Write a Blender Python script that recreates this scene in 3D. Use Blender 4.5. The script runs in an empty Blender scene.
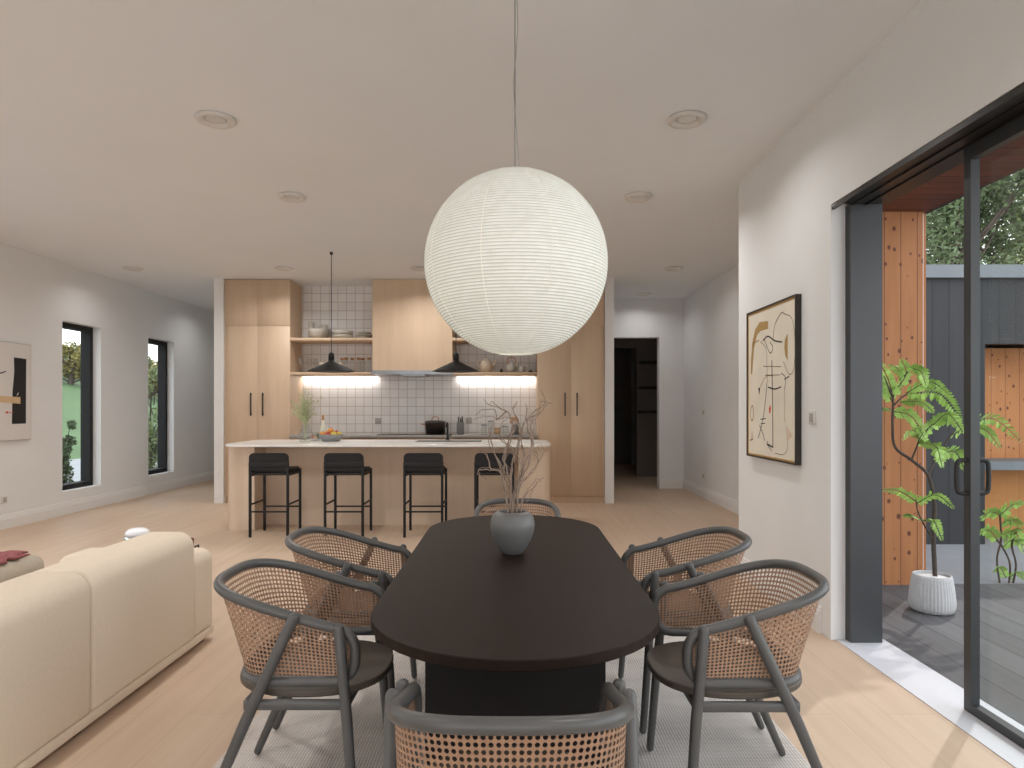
import bpy, bmesh, math, random
from mathutils import Vector, Matrix
SC = bpy.context.scene
COL = SC.collection
PI = math.pi
random.seed(7)
F = 665.0; CX = 512.0; CY = 408.5; H = 1.35

def P(px, py, Y):                      # pixel -> world point at depth Y (used to read sizes off the photo)
    return Vector(((px-CX)*Y/F, Y, H-(py-CY)*Y/F))
def XP(px, Y): return (px-CX)*Y/F
def ZP(py, Y): return H-(py-CY)*Y/F

# ------------------------------------------------------------------ materials
def lin(c):
    return tuple(((v/255)/12.92 if v/255 <= .04045 else ((v/255+.055)/1.055)**2.4) for v in c)+(1,)

class NT:
    def __init__(s, name):
        s.m = bpy.data.materials.new(name); s.m.use_nodes = True
        s.t = s.m.node_tree; s.n = s.t.nodes; s.l = s.t.links
        s.b = s.n['Principled BSDF']; s.out = s.n['Material Output']
    def new(s, typ, **kw):
        n = s.n.new(typ)
        for k, v in kw.items():
            if hasattr(n, k): setattr(n, k, v)
            else: n.inputs[k].default_value = v
        return n
    def link(s, a, b): s.l.new(a, b)
    def coord(s, scale=(1,1,1), loc=(0,0,0), rot=(0,0,0), kind='Object'):
        tc = s.new('ShaderNodeTexCoord'); mp = s.new('ShaderNodeMapping')
        mp.inputs['Scale'].default_value = scale; mp.inputs['Location'].default_value = loc; mp.inputs['Rotation'].default_value = rot
        s.link(tc.outputs[kind], mp.inputs['Vector']); return mp.outputs['Vector']
    def ramp(s, fac, stops):
        r = s.new('ShaderNodeValToRGB'); e = r.color_ramp.elements
        while len(e) < len(stops): e.new(.5)
        for i, (p, c) in enumerate(stops): e[i].position = p; e[i].color = c
        s.link(fac, r.inputs['Fac']); return r.outputs['Color']
    def mix(s, fac, a, b, mode='MIX'):
        m = s.new('ShaderNodeMix'); m.data_type = 'RGBA'; m.blend_type = mode
        for v, i in ((fac, 0), (a, 6), (b, 7)):
            if isinstance(v, bpy.types.NodeSocket): s.link(v, m.inputs[i])
            else: m.inputs[i].default_value = v
        return m.outputs[2]
    def math(s, op, a, b=0.0):
        m = s.new('ShaderNodeMath'); m.operation = op
        for v, i in ((a, 0), (b, 1)):
            if isinstance(v, bpy.types.NodeSocket): s.link(v, m.inputs[i])
            else: m.inputs[i].default_value = v
        return m.outputs[0]
    def noise(s, vec, scale=5, detail=4, rough=.5):
        n = s.new('ShaderNodeTexNoise'); n.inputs['Scale'].default_value = scale
        n.inputs['Detail'].default_value = detail; n.inputs['Roughness'].default_value = rough
        s.link(vec, n.inputs['Vector']); return n.outputs['Fac']
    def bump(s, h, strength=.2, dist=.01):
        b = s.new('ShaderNodeBump'); b.inputs['Strength'].default_value = strength; b.inputs['Distance'].default_value = dist
        s.link(h, b.inputs['Height']); s.link(b.outputs['Normal'], s.b.inputs['Normal'])

def plain(name, rgb, rough=.5, metal=0.0, var=.06, scale=20, bump=0.0, bscale=None, spec=.5):
    k = NT(name); c = lin(rgb)
    v = k.coord()
    n = k.noise(v, scale)
    lo = tuple(x*(1-var) for x in c[:3])+(1,); hi = tuple(min(1, x*(1+var)) for x in c[:3])+(1,)
    k.link(k.ramp(n, [(.3, lo), (.7, hi)]), k.b.inputs['Base Color'])
    k.b.inputs['Roughness'].default_value = rough; k.b.inputs['Metallic'].default_value = metal
    k.b.inputs['Specular IOR Level'].default_value = spec
    if bump: k.bump(k.noise(v, bscale or scale*6, 3), bump, .004)
    return k.m

def wood(name, rgb, rgb2, axis='z', scale=9, rough=.5, bump=.05, contrast=(.3,.7), spec=.4):
    k = NT(name); k.b.inputs['Specular IOR Level'].default_value = spec
    st = {'x': (.06,1,1), 'y': (1,.06,1), 'z': (1,1,.06)}[axis]
    v = k.coord(scale=st)
    n = k.noise(v, scale, 6, .6); n2 = k.noise(v, scale*7, 3, .6)
    f = k.math('ADD', k.math('MULTIPLY', n, .65), k.math('MULTIPLY', n2, .35))
    k.link(k.ramp(f, [(contrast[0], lin(rgb2)), (contrast[1], lin(rgb))]), k.b.inputs['Base Color'])
    k.b.inputs['Roughness'].default_value = rough
    if bump: k.bump(f, bump, .003)
    return k.m

def emit(name, rgb, strength, base=(255,255,255)):
    k = NT(name); k.b.inputs['Base Color'].default_value = lin(base)
    n = k.noise(k.coord(), 3)
    k.link(k.ramp(n, [(0, lin(rgb)), (1, lin(rgb))]), k.b.inputs['Emission Color'])
    k.b.inputs['Emission Strength'].default_value = strength
    return k.m

def glass(name, tint=(255,255,255), refl=1.0, haze=0.0):
    """thin clear glass: transparent with a fresnel reflection"""
    k = NT(name)
    tr = k.new('ShaderNodeBsdfTransparent'); tr.inputs['Color'].default_value = lin(tint)
    gl = k.new('ShaderNodeBsdfGlossy'); gl.inputs['Roughness'].default_value = .02
    lw = k.new('ShaderNodeLayerWeight'); lw.inputs['Blend'].default_value = .5
    n = k.noise(k.coord(), 2)
    f = k.math('ADD', .03, k.math('MULTIPLY', k.math('POWER', lw.outputs['Facing'], 5.0), .9))
    f = k.math('MULTIPLY', f, refl)
    f = k.math('ADD', f, k.math('MULTIPLY', n, .01))
    mx = k.new('ShaderNodeMixShader'); k.link(f, mx.inputs[0]); k.link(tr.outputs[0], mx.inputs[1]); k.link(gl.outputs[0], mx.inputs[2])
    last = mx.outputs[0]
    if haze:
        df = k.new('ShaderNodeBsdfDiffuse'); df.inputs['Color'].default_value = (.8,.8,.8,1)
        m2 = k.new('ShaderNodeMixShader'); m2.inputs[0].default_value = haze
        k.link(last, m2.inputs[1]); k.link(df.outputs[0], m2.inputs[2]); last = m2.outputs[0]
    k.link(last, k.out.inputs['Surface']); k.n.remove(k.b)
    return k.m

M = {}
M['wall'] = plain('wall_paint', (226,226,226), .85, var=.015, scale=2, bump=.03, bscale=120)
M['wall_tan'] = M['wall']
M['ceil'] = plain('ceiling_paint', (229,231,233), .9, var=.012, scale=1.5, bump=.03, bscale=90)
M['trim'] = plain('white_trim', (226,224,222), .5, var=.01)
M['white_sill'] = plain('white_stone_sill', (208,209,214), .45, var=.02, scale=30)
M['oak'] = wood('pale_oak_veneer', (209,184,157), (198,172,145), 'z', 10, .5, .03)
M['oak_h'] = wood('pale_oak_shelf', (212,186,158), (196,168,140), 'x', 10, .5, .03)
M['oak_island'] = wood('pale_oak_island', (208,186,165), (197,174,151), 'z', 9, .55, .03)
M['stone'] = plain('pale_quartz', (226,222,216), .3, var=.03, scale=14)
M['counter'] = plain('grey_quartz', (150,146,140), .35, var=.06, scale=18)
M['black'] = plain('matt_black', (34,33,34), .5, var=.08, scale=10)
M['blackmetal'] = plain('black_metal', (30,29,29), .65, 0.0, var=.05)
M['stool'] = plain('black_lacquer', (28,27,28), .6, var=.05, spec=.3)
M['frame'] = plain('anthracite_aluminium', (60,62,64), .4, .25, var=.04, scale=6)
M['frame_dark'] = plain('dark_bronze_frame', (42,38,37), .38, .3, var=.05)
M['window_frame'] = plain('window_frame_black', (22,21,22), .75, var=.05)
M['table'] = wood('dark_stained_table', (37,25,19), (27,18,13), 'y', 6, .5, .02, spec=.15)
M['table_black'] = plain('dark_stained_base', (22,19,19), .6, var=.08, spec=.2)
M['chair'] = plain('charcoal_bentwood', (80,79,78), .38, var=.05, scale=14)
M['chair_seat'] = wood('charcoal_seat', (92,83,74), (80,72,64), 'x', 8, .5, .02)
M['steel'] = plain('brushed_steel', (150,152,154), .3, .9, var=.05)
M['chrome'] = plain('silver', (225,226,228), .12, 1.0, var=.02)
M['ceramic_grey'] = plain('grey_ceramic', (97,96,95), .45, var=.04, scale=8, spec=.6)
M['stoneware'] = plain('speckled_stoneware', (176,170,160), .55, var=.10, scale=60)
M['beige_ceramic'] = plain('beige_ceramic', (186,170,150), .5, var=.06, scale=30)
M['bowl_grey'] = plain('textured_grey_bowl', (140,140,140), .7, var=.15, scale=60, bump=.3)
M['copper'] = plain('copper', (190,128,92), .35, .4, var=.05)
M['cork'] = plain('cork', (188,138,96), .8, var=.12, scale=80)
M['potblack'] = plain('enamel_black_brown', (36,28,26), .3, var=.06)
M['cooktop'] = plain('black_glass', (20,20,22), .12, var=.03)
M['brown_leather'] = plain('brown_leather', (96,52,32), .5, var=.12)
M['fabric'] = plain('cream_boucle', (226,211,192), .95, var=.025, scale=60, bump=.12, bscale=300, spec=.15)
M['fabric2'] = plain('oatmeal_fabric', (186,176,160), .95, var=.06, scale=60, bump=.3, bscale=260, spec=.15)
M['throw'] = plain('dusty_rose_throw', (150,94,96), .95, var=.15, scale=40, bump=.4, bscale=200, spec=.1)
M['gold'] = plain('gold_edge', (200,165,105), .35, .6, var=.06)
M['artframe'] = plain('black_art_frame', (48,43,40), .4, var=.08)
M['switch'] = plain('switch_plastic', (215,212,206), .4, var=.01)
M['switch_grey'] = plain('switch_insert', (170,166,160), .4, var=.02)
M['twig'] = plain('dry_twig', (142,122,108), .8, var=.25, scale=30)
M['bark'] = plain('thin_bark', (66,56,48), .8, var=.25, scale=30)
M['leaf'] = plain('fresh_leaf', (150,186,92), .5, var=.25, scale=9)
M['leaf2'] = plain('sage_leaf', (182,188,146), .6, var=.25, scale=20)
M['treeleaf'] = plain('tree_leaf', (128,140,92), .6, var=.35, scale=2)
M['treeleaf_d'] = plain('dark_tree_leaf', (80,96,60), .6, var=.35, scale=2)
M['hedge'] = plain('autumn_tree_leaf', (132,122,66), .7, var=.3, scale=2)
M['trunk'] = plain('tree_bark', (78,68,60), .9, var=.3, scale=8)
M['grass'] = plain('lawn', (76,100,60), .9, var=.12, scale=.6)
M['concrete'] = plain('patio_concrete', (136,138,140), .85, var=.08, scale=3)
M['gravel'] = plain('white_pebbles', (225,224,220), .8, var=.12, scale=90, bump=.6)
M['potgrey'] = plain('ribbed_concrete_pot', (176,176,176), .7, var=.06, scale=25)
M['orange_fruit'] = plain('orange_skin', (226,150,60), .5, var=.12, scale=20)
M['yellow_fruit'] = plain('yellow_skin', (216,190,80), .45, var=.15, scale=20)
M['red_fruit'] = plain('red_apple_skin', (184,74,62), .35, var=.25, scale=14)
M['green_fruit'] = plain('green_skin', (60,84,40), .5, var=.2, scale=20)
M['led'] = emit('led_diffuser', (255,250,242), 4.0)
M['downlight_lens'] = emit('downlight_lens', (255,246,236), .06, (186,182,176))
M['ring'] = plain('downlight_ring', (214,210,205), .4, .1, var=.02)
M['bulb'] = emit('lantern_bulb', (255,246,226), 2.6)
M['glass'] = glass('window_glass', (250,252,251), .5)
M['glass_ware'] = glass('clear_glassware', (246,248,247), 1.1, .04)
M['frost'] = plain('white_glass_dome', (238,238,240), .25, var=.02)
M['liquid'] = plain('milky_glass', (226,222,206), .3, var=.04)
M['amber'] = plain('dry_goods', (196,150,90), .8, var=.2, scale=100)
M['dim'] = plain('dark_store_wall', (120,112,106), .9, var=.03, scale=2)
M['charwood'] = plain('dark_shelf', (40,37,36), .7, var=.1)

# floor: wide pale oak planks laid along the depth of the room
def floor_mat():
    k = NT('oak_plank_floor')
    v = k.coord(rot=(0,0,PI/2), loc=(.06,.11,0))
    br = k.new('ShaderNodeTexBrick'); br.offset = .37; br.offset_frequency = 2
    br.inputs['Scale'].default_value = 1; br.inputs['Brick Width'].default_value = 2.1; br.inputs['Row Height'].default_value = .22
    br.inputs['Mortar Size'].default_value = .0016; br.inputs['Mortar Smooth'].default_value = .3
    br.inputs['Color1'].default_value = lin((206,182,159)); br.inputs['Color2'].default_value = lin((198,173,150)); br.inputs['Mortar'].default_value = lin((158,134,114))
    k.link(v, br.inputs['Vector'])
    g = k.noise(k.coord(scale=(1,.07,1)), 14, 6, .6)
    col = k.mix(.5, br.outputs['Color'], k.ramp(g, [(.3, lin((192,165,140))), (.7, lin((211,188,165)))]))
    k.link(col, k.b.inputs['Base Color']); k.b.inputs['Roughness'].default_value = .5
    k.b.inputs['Specular IOR Level'].default_value = .35
    k.bump(g, .04, .002)
    return k.m
M['floor'] = floor_mat()

def tile_mat():
    k = NT('white_square_tile')
    tc = k.new('ShaderNodeTexCoord'); sp = k.new('ShaderNodeSeparateXYZ'); k.link(tc.outputs['Object'], sp.inputs[0])
    cb = k.new('ShaderNodeCombineXYZ')
    k.link(k.math('ADD', sp.outputs['X'], 3.160+.1315*40), cb.inputs['X']); k.link(k.math('ADD', sp.outputs['Z'], -2.696+.1315*40), cb.inputs['Y'])
    br = k.new('ShaderNodeTexBrick'); br.offset = 0.0; br.squash = 1.0
    br.inputs['Scale'].default_value = 1; br.inputs['Brick Width'].default_value = .1315; br.inputs['Row Height'].default_value = .1315
    br.inputs['Mortar Size'].default_value = .0042; br.inputs['Mortar Smooth'].default_value = .1
    br.inputs['Color1'].default_value = lin((232,229,227)); br.inputs['Color2'].default_value = lin((224,221,219)); br.inputs['Mortar'].default_value = lin((186,172,155))
    k.link(cb.outputs[0], br.inputs['Vector'])
    k.link(br.outputs['Color'], k.b.inputs['Base Color']); k.b.inputs['Roughness'].default_value = .3
    k.bump(k.math('SUBTRACT', 1.0, br.outputs['Fac']), .4, .002)
    return k.m
M['tile'] = tile_mat()

def board_mat(name, c1, c2, width, axis, knots=False, gap=(20,20,20), gapw=.006, phase=0.0, rough=.7, grain='z'):
    """boards repeating along one axis with dark joints, optional knots"""
    k = NT(name)
    tc = k.new('ShaderNodeTexCoord'); sp = k.new('ShaderNodeSeparateXYZ'); k.link(tc.outputs['Object'], sp.inputs[0])
    u = k.math('DIVIDE', k.math('ADD', sp.outputs[axis.upper()], 100*width+phase), width)
    fr = k.math('FRACT', u); idx = k.math('FLOOR', u)
    joint = k.math('LESS_THAN', fr, gapw/width)
    wn = k.new('ShaderNodeTexWhiteNoise'); wn.noise_dimensions = '1D'; k.link(idx, wn.inputs['W'])
    st = {'x': (.08,1,1), 'y': (1,.08,1), 'z': (1,1,.08)}[grain]
    g = k.noise(k.coord(scale=st), 16, 5, .65)
    f = k.math('ADD', k.math('MULTIPLY', g, .7), k.math('MULTIPLY', wn.outputs['Value'], .3))
    col = k.ramp(f, [(.25, lin(c2)), (.75, lin(c1))])
    if knots:
        vo = k.new('ShaderNodeTexVoronoi'); vo.inputs['Scale'].default_value = 9.0; vo.inputs['Randomness'].default_value = 1.0
        vo.voronoi_dimensions = '2D'; c2 = k.new('ShaderNodeCombineXYZ'); k.link(k.math('MULTIPLY', sp.outputs['X'], 1.15), c2.inputs['X']); k.link(k.math('MULTIPLY', sp.outputs['Z'], .85), c2.inputs['Y'])
        k.link(c2.outputs[0], vo.inputs['Vector'])
        sz = k.new('ShaderNodeSeparateColor'); k.link(vo.outputs['Color'], sz.inputs[0])
        kd = k.math('ADD', k.math('DIVIDE', vo.outputs['Distance'], k.math('ADD', .35, k.math('MULTIPLY', sz.outputs[1], 1.1))), k.math('MULTIPLY', k.math('SUBTRACT', g, .5), .12))
        kn = k.ramp(kd, [(.07, (1,1,1,1)), (.14, (0,0,0,1))])
        sel = k.new('ShaderNodeSeparateColor'); k.link(vo.outputs['Color'], sel.inputs[0])
        kf = k.math('MULTIPLY', kn, k.math('GREATER_THAN', sel.outputs[0], .35))
        col = k.mix(kf, col, lin((84,38,18)))
    col = k.mix(joint, col, lin(gap))
    k.link(col, k.b.inputs['Base Color']); k.b.inputs['Roughness'].default_value = rough
    k.bump(g, .1, .004)
    return k.m
M['cedar'] = board_mat('knotty_cedar_boards', (174,120,72), (146,92,52), .126, 'x', True, (90,50,28), .006, -2.982+.126*24)
M['cedar2'] = board_mat('cedar_boards', (186,126,74), (166,106,60), .16, 'x', True, (110,62,34), .006, .0)
M['cedar_plain'] = board_mat('smooth_cedar_panel', (186,128,70), (172,114,60), .6, 'x', False, (120,70,34), .004, .0)
M['soffit'] = board_mat('stained_soffit_boards', (106,56,36), (82,42,28), .12, 'y', False, (40,20,14), .012, .0, .55, 'x')
M['charboard'] = board_mat('dark_grey_cladding', (46,48,50), (36,38,40), .176, 'x', False, (24,25,27), .014, .2)
M['deck'] = board_mat('grey_deck_boards', (96,95,96), (72,71,73), .205, 'x', False, (20,20,20), .006, -2.16+.205*11, .65, 'y')
M['cap'] = plain('grey_metal_capping', (108,114,118), .6, var=.05, scale=4)

def rug_mat():
    k = NT('flatweave_rug')
    w = k.new('ShaderNodeTexWave'); w.wave_type = 'BANDS'; w.bands_direction = 'Y'; w.inputs['Scale'].default_value = 30; w.inputs['Distortion'].default_value = .6
    v = k.coord(); k.link(v, w.inputs['Vector'])
    w2 = k.new('ShaderNodeTexWave'); w2.wave_type = 'BANDS'; w2.bands_direction = 'X'; w2.inputs['Scale'].default_value = 26; w2.inputs['Distortion'].default_value = .4
    k.link(v, w2.inputs['Vector'])
    f = k.math('MULTIPLY', w.outputs['Fac'], w2.outputs['Fac'])
    n = k.noise(k.coord(scale=(.3,1,1)), 7, 4)
    f2 = k.math('ADD', k.math('MULTIPLY', f, .75), k.math('MULTIPLY', n, .35))
    k.link(k.ramp(f2, [(.12, lin((176,168,162))), (.26, lin((218,210,203))), (.5, lin((234,229,224)))]), k.b.inputs['Base Color'])
    k.b.inputs['Roughness'].default_value = 1.0; k.b.inputs['Specular IOR Level'].default_value = .1
    k.bump(f, .6, .006)
    return k.m
M['rug'] = rug_mat()
M['cane'] = plain('woven_cane', (154,121,97), .6, var=.12, scale=60)

def paper_mat():
    k = NT('washi_paper')
    k.n.remove(k.b)
    v = k.coord(); n = k.noise(v, 30, 3)
    tc = k.new('ShaderNodeTexCoord'); sp = k.new('ShaderNodeSeparateXYZ'); k.link(tc.outputs['Object'], sp.inputs[0])
    ang = k.math('ARCSINE', k.math('MAXIMUM', k.math('MINIMUM', k.math('DIVIDE', sp.outputs['Z'], .3678), 1.0), -1.0))
    wv = k.math('ABSOLUTE', k.math('SINE', k.math('MULTIPLY', k.math('ADD', ang, PI/2-.1924), PI*84/(PI-2*.1924))))
    paper = k.ramp(n, [(.3, lin((236,236,230))), (.7, lin((246,246,242)))])
    base = k.mix(k.math('LESS_THAN', wv, .45), paper, lin((204,205,198)))
    d = k.new('ShaderNodeBsdfDiffuse'); t = k.new('ShaderNodeBsdfTranslucent'); e = k.new('ShaderNodeEmission')
    k.link(base, d.inputs[0]); k.link(base, t.inputs[0]); k.link(base, e.inputs[0]); e.inputs[1].default_value = .10
    mx = k.new('ShaderNodeMixShader'); mx.inputs[0].default_value = .35
    k.link(d.outputs[0], mx.inputs[1]); k.link(t.outputs[0], mx.inputs[2])
    ad = k.new('ShaderNodeAddShader'); k.link(mx.outputs[0], ad.inputs[0]); k.link(e.outputs[0], ad.inputs[1])
    k.link(ad.outputs[0], k.out.inputs['Surface'])
    return k.m
M['paper'] = paper_mat()
M['paper_seam'] = emit('paper_seam', (255,250,236), .08, (244,240,230))

# ------------------------------------------------------------------ mesh helpers
class MB:
    def __init__(s): s.b = bmesh.new()
    def add(s, verts, faces, mi=0, smooth=False):
        vs = [s.b.verts.new(v) for v in verts]
        for f in faces:
            try:
                fc = s.b.faces.new([vs[i] for i in f]); fc.material_index = mi; fc.smooth = smooth
            except ValueError: pass
        return s
    def box(s, x0, x1, y0, y1, z0, z1, mi=0):
        v = [(x0,y0,z0),(x1,y0,z0),(x1,y1,z0),(x0,y1,z0),(x0,y0,z1),(x1,y0,z1),(x1,y1,z1),(x0,y1,z1)]
        return s.add(v, [(0,3,2,1),(4,5,6,7),(0,1,5,4),(1,2,6,5),(2,3,7,6),(3,0,4,7)], mi)
    def rbox(s, x0, x1, y0, y1, z0, z1, r=.02, seg=4, mi=0):
        t = bmesh.new()
        bmesh.ops.create_cube(t, size=1)
        for v in t.verts: v.co = Vector(((x0+x1)/2+v.co.x*(x1-x0), (y0+y1)/2+v.co.y*(y1-y0), (z0+z1)/2+v.co.z*(z1-z0)))
        bmesh.ops.bevel(t, geom=t.edges[:], offset=min(r, .499*min(x1-x0,y1-y0,z1-z0)), segments=seg, profile=.5, affect='EDGES')
        s.merge(t, mi, True); return s
    def merge(s, t, mi=0, smooth=False, mat=None):
        t.verts.index_update()
        vs = [s.b.verts.new((mat @ v.co) if mat else v.co) for v in t.verts]
        for f in t.faces:
            try:
                nf = s.b.faces.new([vs[v.index] for v in f.verts]); nf.material_index = mi; nf.smooth = smooth
            except ValueError: pass
        t.free()
    def tube(s, pts, r, n=10, closed=False, dome=True, mi=0):
        pts = [Vector(p) for p in pts]; m = len(pts)
        rr = r if isinstance(r, (list, tuple)) else [r]*m
        tan = []
        for i in range(m):
            a = pts[(i-1) % m] if (closed or i > 0) else pts[i]
            b = pts[(i+1) % m] if (closed or i < m-1) else pts[i]
            d = (b-a); tan.append(d.normalized() if d.length > 1e-9 else Vector((0,0,1)))
        ref = Vector((0,0,1)) if abs(tan[0].z) < .9 else Vector((1,0,0))
        nv = [(ref - tan[0]*ref.dot(tan[0])).normalized()]
        for i in range(1, m):
            v = nv[-1]-tan[i]*nv[-1].dot(tan[i]); nv.append(v.normalized())
        if closed:
            v = nv[-1]-tan[0]*nv[-1].dot(tan[0]); v.normalize()
            ang = math.atan2(v.cross(nv[0]).dot(tan[0]), v.dot(nv[0]))
            nv = [Matrix.Rotation(ang*i/m, 3, tan[i]) @ nv[i] for i in range(m)]
        rings = []
        def ring(c, t, u, rad):
            w = t.cross(u); return [c+(u*math.cos(2*PI*k/n)+w*math.sin(2*PI*k/n))*rad for k in range(n)]
        seq = []
        if dome and not closed:
            seq += [ring(pts[0]-tan[0]*rr[0]*math.sin(a), tan[0], nv[0], max(1e-4, rr[0]*math.cos(a))) for a in (1.35,.9,.45)]
        seq += [ring(pts[i], tan[i], nv[i], rr[i]) for i in range(m)]
        if dome and not closed:
            seq += [ring(pts[-1]+tan[-1]*rr[-1]*math.sin(a), tan[-1], nv[-1], max(1e-4, rr[-1]*math.cos(a))) for a in (.45,.9,1.35)]
        verts = [v for q in seq for v in q]; k = len(seq); faces = []
        for i in range(k if closed else k-1):
            j = (i+1) % k
            for a in range(n):
                b = (a+1) % n; faces.append((i*n+a, i*n+b, j*n+b, j*n+a))
        if not closed:
            faces.append(tuple(range(n-1,-1,-1))); faces.append(tuple(range((k-1)*n, k*n)))
        return s.add(verts, faces, mi, True)
    def lathe(s, prof, c=(0,0,0), n=32, mi=0, smooth=True, rfun=None, sx=1, sy=1):
        c = Vector(c); verts = []; faces = []
        for (r, z) in prof:
            for a in range(n):
                t = 2*PI*a/n; q = r*(rfun(t, z) if rfun else 1)
                verts.append((c.x+q*math.cos(t)*sx, c.y+q*math.sin(t)*sy, c.z+z))
        k = len(prof)
        for i in range(k-1):
            for a in range(n):
                b = (a+1) % n; faces.append((i*n+a, i*n+b, (i+1)*n+b, (i+1)*n+a))
        if prof[0][0] > 1e-5: faces.append(tuple(range(n-1,-1,-1)))
        if prof[-1][0] > 1e-5: faces.append(tuple(range((k-1)*n, k*n)))
        return s.add(verts, faces, mi, smooth)
    def shell(s, prof, c=(0,0,0), n=32, mi=0, **kw):    # open profile, no caps
        c = Vector(c); verts = []; faces = []
        for (r, z) in prof:
            for a in range(n):
                t = 2*PI*a/n; verts.append((c.x+r*math.cos(t), c.y+r*math.sin(t), c.z+z))
        for i in range(len(prof)-1):
            for a in range(n):
                b = (a+1) % n; faces.append((i*n+a, i*n+b, (i+1)*n+b, (i+1)*n+a))
        return s.add(verts, faces, mi, True)
    def prism(s, poly, z0, z1, mi=0, bev=0.0, smooth=False):
        n = len(poly)
        if bev <= 0:
            v = [(x,y,z0) for x,y in poly]+[(x,y,z1) for x,y in poly]
            f = [tuple(range(n-1,-1,-1)), tuple(range(n,2*n))]+[(i,(i+1)%n,n+(i+1)%n,n+i) for i in range(n)]
            return s.add(v, f, mi, smooth)
        cx = sum(p[0] for p in poly)/n; cy = sum(p[1] for p in poly)/n
        def ins(d):
            out = []
            for i in range(n):
                a = Vector(poly[i-1]); b = Vector(poly[i]); c = Vector(poly[(i+1)%n])
                t = (c-a); nn = Vector((t.y,-t.x)).normalized()
                if nn.dot(b-Vector((cx,cy))) < 0: nn = -nn
                out.append((b.x-nn.x*d, b.y-nn.y*d))
            return out
        lv = [(z0,bev),(z0+bev*.3,bev*.3),(z0+bev,0),(z1-bev,0),(z1-bev*.3,bev*.3),(z1,bev)]
        verts = []; faces = []
        for z, d in lv:
            verts += [(x,y,z) for x,y in ins(d)]
        for q in range(len(lv)-1):
            faces += [(q*n+i, q*n+(i+1)%n, (q+1)*n+(i+1)%n, (q+1)*n+i) for i in range(n)]
        faces += [tuple(range(n-1,-1,-1)), tuple(range((len(lv)-1)*n, len(lv)*n))]
        return s.add(verts, faces, mi, smooth)
    def ball(s, c, r, n=16, mi=0, sz=1.0):
        prof = [(r*math.cos(a), r*sz*math.sin(a)) for a in [(-PI/2+PI*i/(n//2)) for i in range(n//2+1)]]
        prof = [(max(x, 1e-4), z) for x, z in prof]
        return s.lathe(prof, c, n, mi)
    def build(s, name, mats, parent=None):
        me = bpy.data.meshes.new(name)
        bmesh.ops.recalc_face_normals(s.b, faces=s.b.faces[:])
        s.b.to_mesh(me); s.b.free()
        for m in (mats if isinstance(mats, (list, tuple)) else [mats]): me.materials.append(m)
        o = bpy.data.objects.new(name, me); COL.objects.link(o)
        if parent is not None:
            o.parent = parent
        return o

def relocate(o, loc):
    """move a top-level mesh's origin to loc, geometry staying put"""
    loc = Vector(loc); o.data.transform(Matrix.Translation(-loc)); o.location = loc; return o
def tag(o, label=None, cat=None, group=None, kind=None):
    if label: o['label'] = label
    if cat: o['category'] = cat
    if group: o['group'] = group
    if kind: o['kind'] = kind
    return o
def thing(name, loc, label, cat, group=None, rz=0):
    o = bpy.data.objects.new(name, None); COL.objects.link(o); o.empty_display_size = .05
    o.location = loc; o.rotation_euler = (0,0,rz)
    return tag(o, label, cat, group)
def dup(root, loc, rz=0, label=None):
    def cp(o, par):
        c = o.copy(); COL.objects.link(c)
        if par is not None: c.parent = par
        for ch in [q for q in bpy.data.objects if q.parent == o]: cp(ch, c)
        return c
    r = cp(root, None); r.location = loc; r.rotation_euler = (0,0,rz)
    if label: r['label'] = label
    return r
def struct(name, mb, m, label=None, parent=None):
    o = mb.build(name, m, parent); o['kind'] = 'structure'
    if label: o['label'] = label
    return o
def rrect(x0, x1, y0, y1, r, n=8, corners=(1,1,1,1)):
    """rounded rectangle outline, corners in order (x0y0, x1y0, x1y1, x0y1)"""
    pts = []
    cs = [(x0+r,y0+r,PI),(x1-r,y0+r,1.5*PI),(x1-r,y1-r,0),(x0+r,y1-r,.5*PI)]
    sq = [(x0,y0),(x1,y0),(x1,y1),(x0,y1)]
    for i, (cx, cy, a0) in enumerate(cs):
        if corners[i]:
            for k in range(n+1):
                a = a0+k*.5*PI/n; pts.append((cx+r*math.cos(a), cy+r*math.sin(a)))
        else: pts.append(sq[i])
    return pts
def catmull(pts, n=8, closed=False):
    pts = [Vector(p) for p in pts]; out = []; m = len(pts)
    for i in range(m if closed else m-1):
        p0 = pts[(i-1) % m] if (closed or i > 0) else pts[i]*2-pts[i+1]
        p1 = pts[i]; p2 = pts[(i+1) % m]
        p3 = pts[(i+2) % m] if (closed or i+2 < m) else p2*2-p1
        for k in range(n):
            t = k/n
            out.append(.5*((2*p1)+(-p0+p2)*t+(2*p0-5*p1+4*p2-p3)*t*t+(-p0+3*p1-3*p2+p3)*t**3))
    if not closed: out.append(pts[-1])
    return out

# ------------------------------------------------------------------ the room shell
ZC = 3.20; XL = -5.7; XR = 1.86; YB = -3.2
YK = 10.06; YF = 9.5; YH = 11.235; XH = 2.90
struct('floor', MB().box(XL-.3, 1.89, YB, 16.5, -.12, 0).box(1.89, 3.2, 5.30, 16.5, -.12, 0), M['floor'])
struct('ceiling', MB().box(XL-.3, 2.16, YB-.3, 16.8, ZC, ZC+.2).box(2.16, 3.2, 5.14, 16.8, ZC, ZC+.2), M['ceil'])

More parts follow.
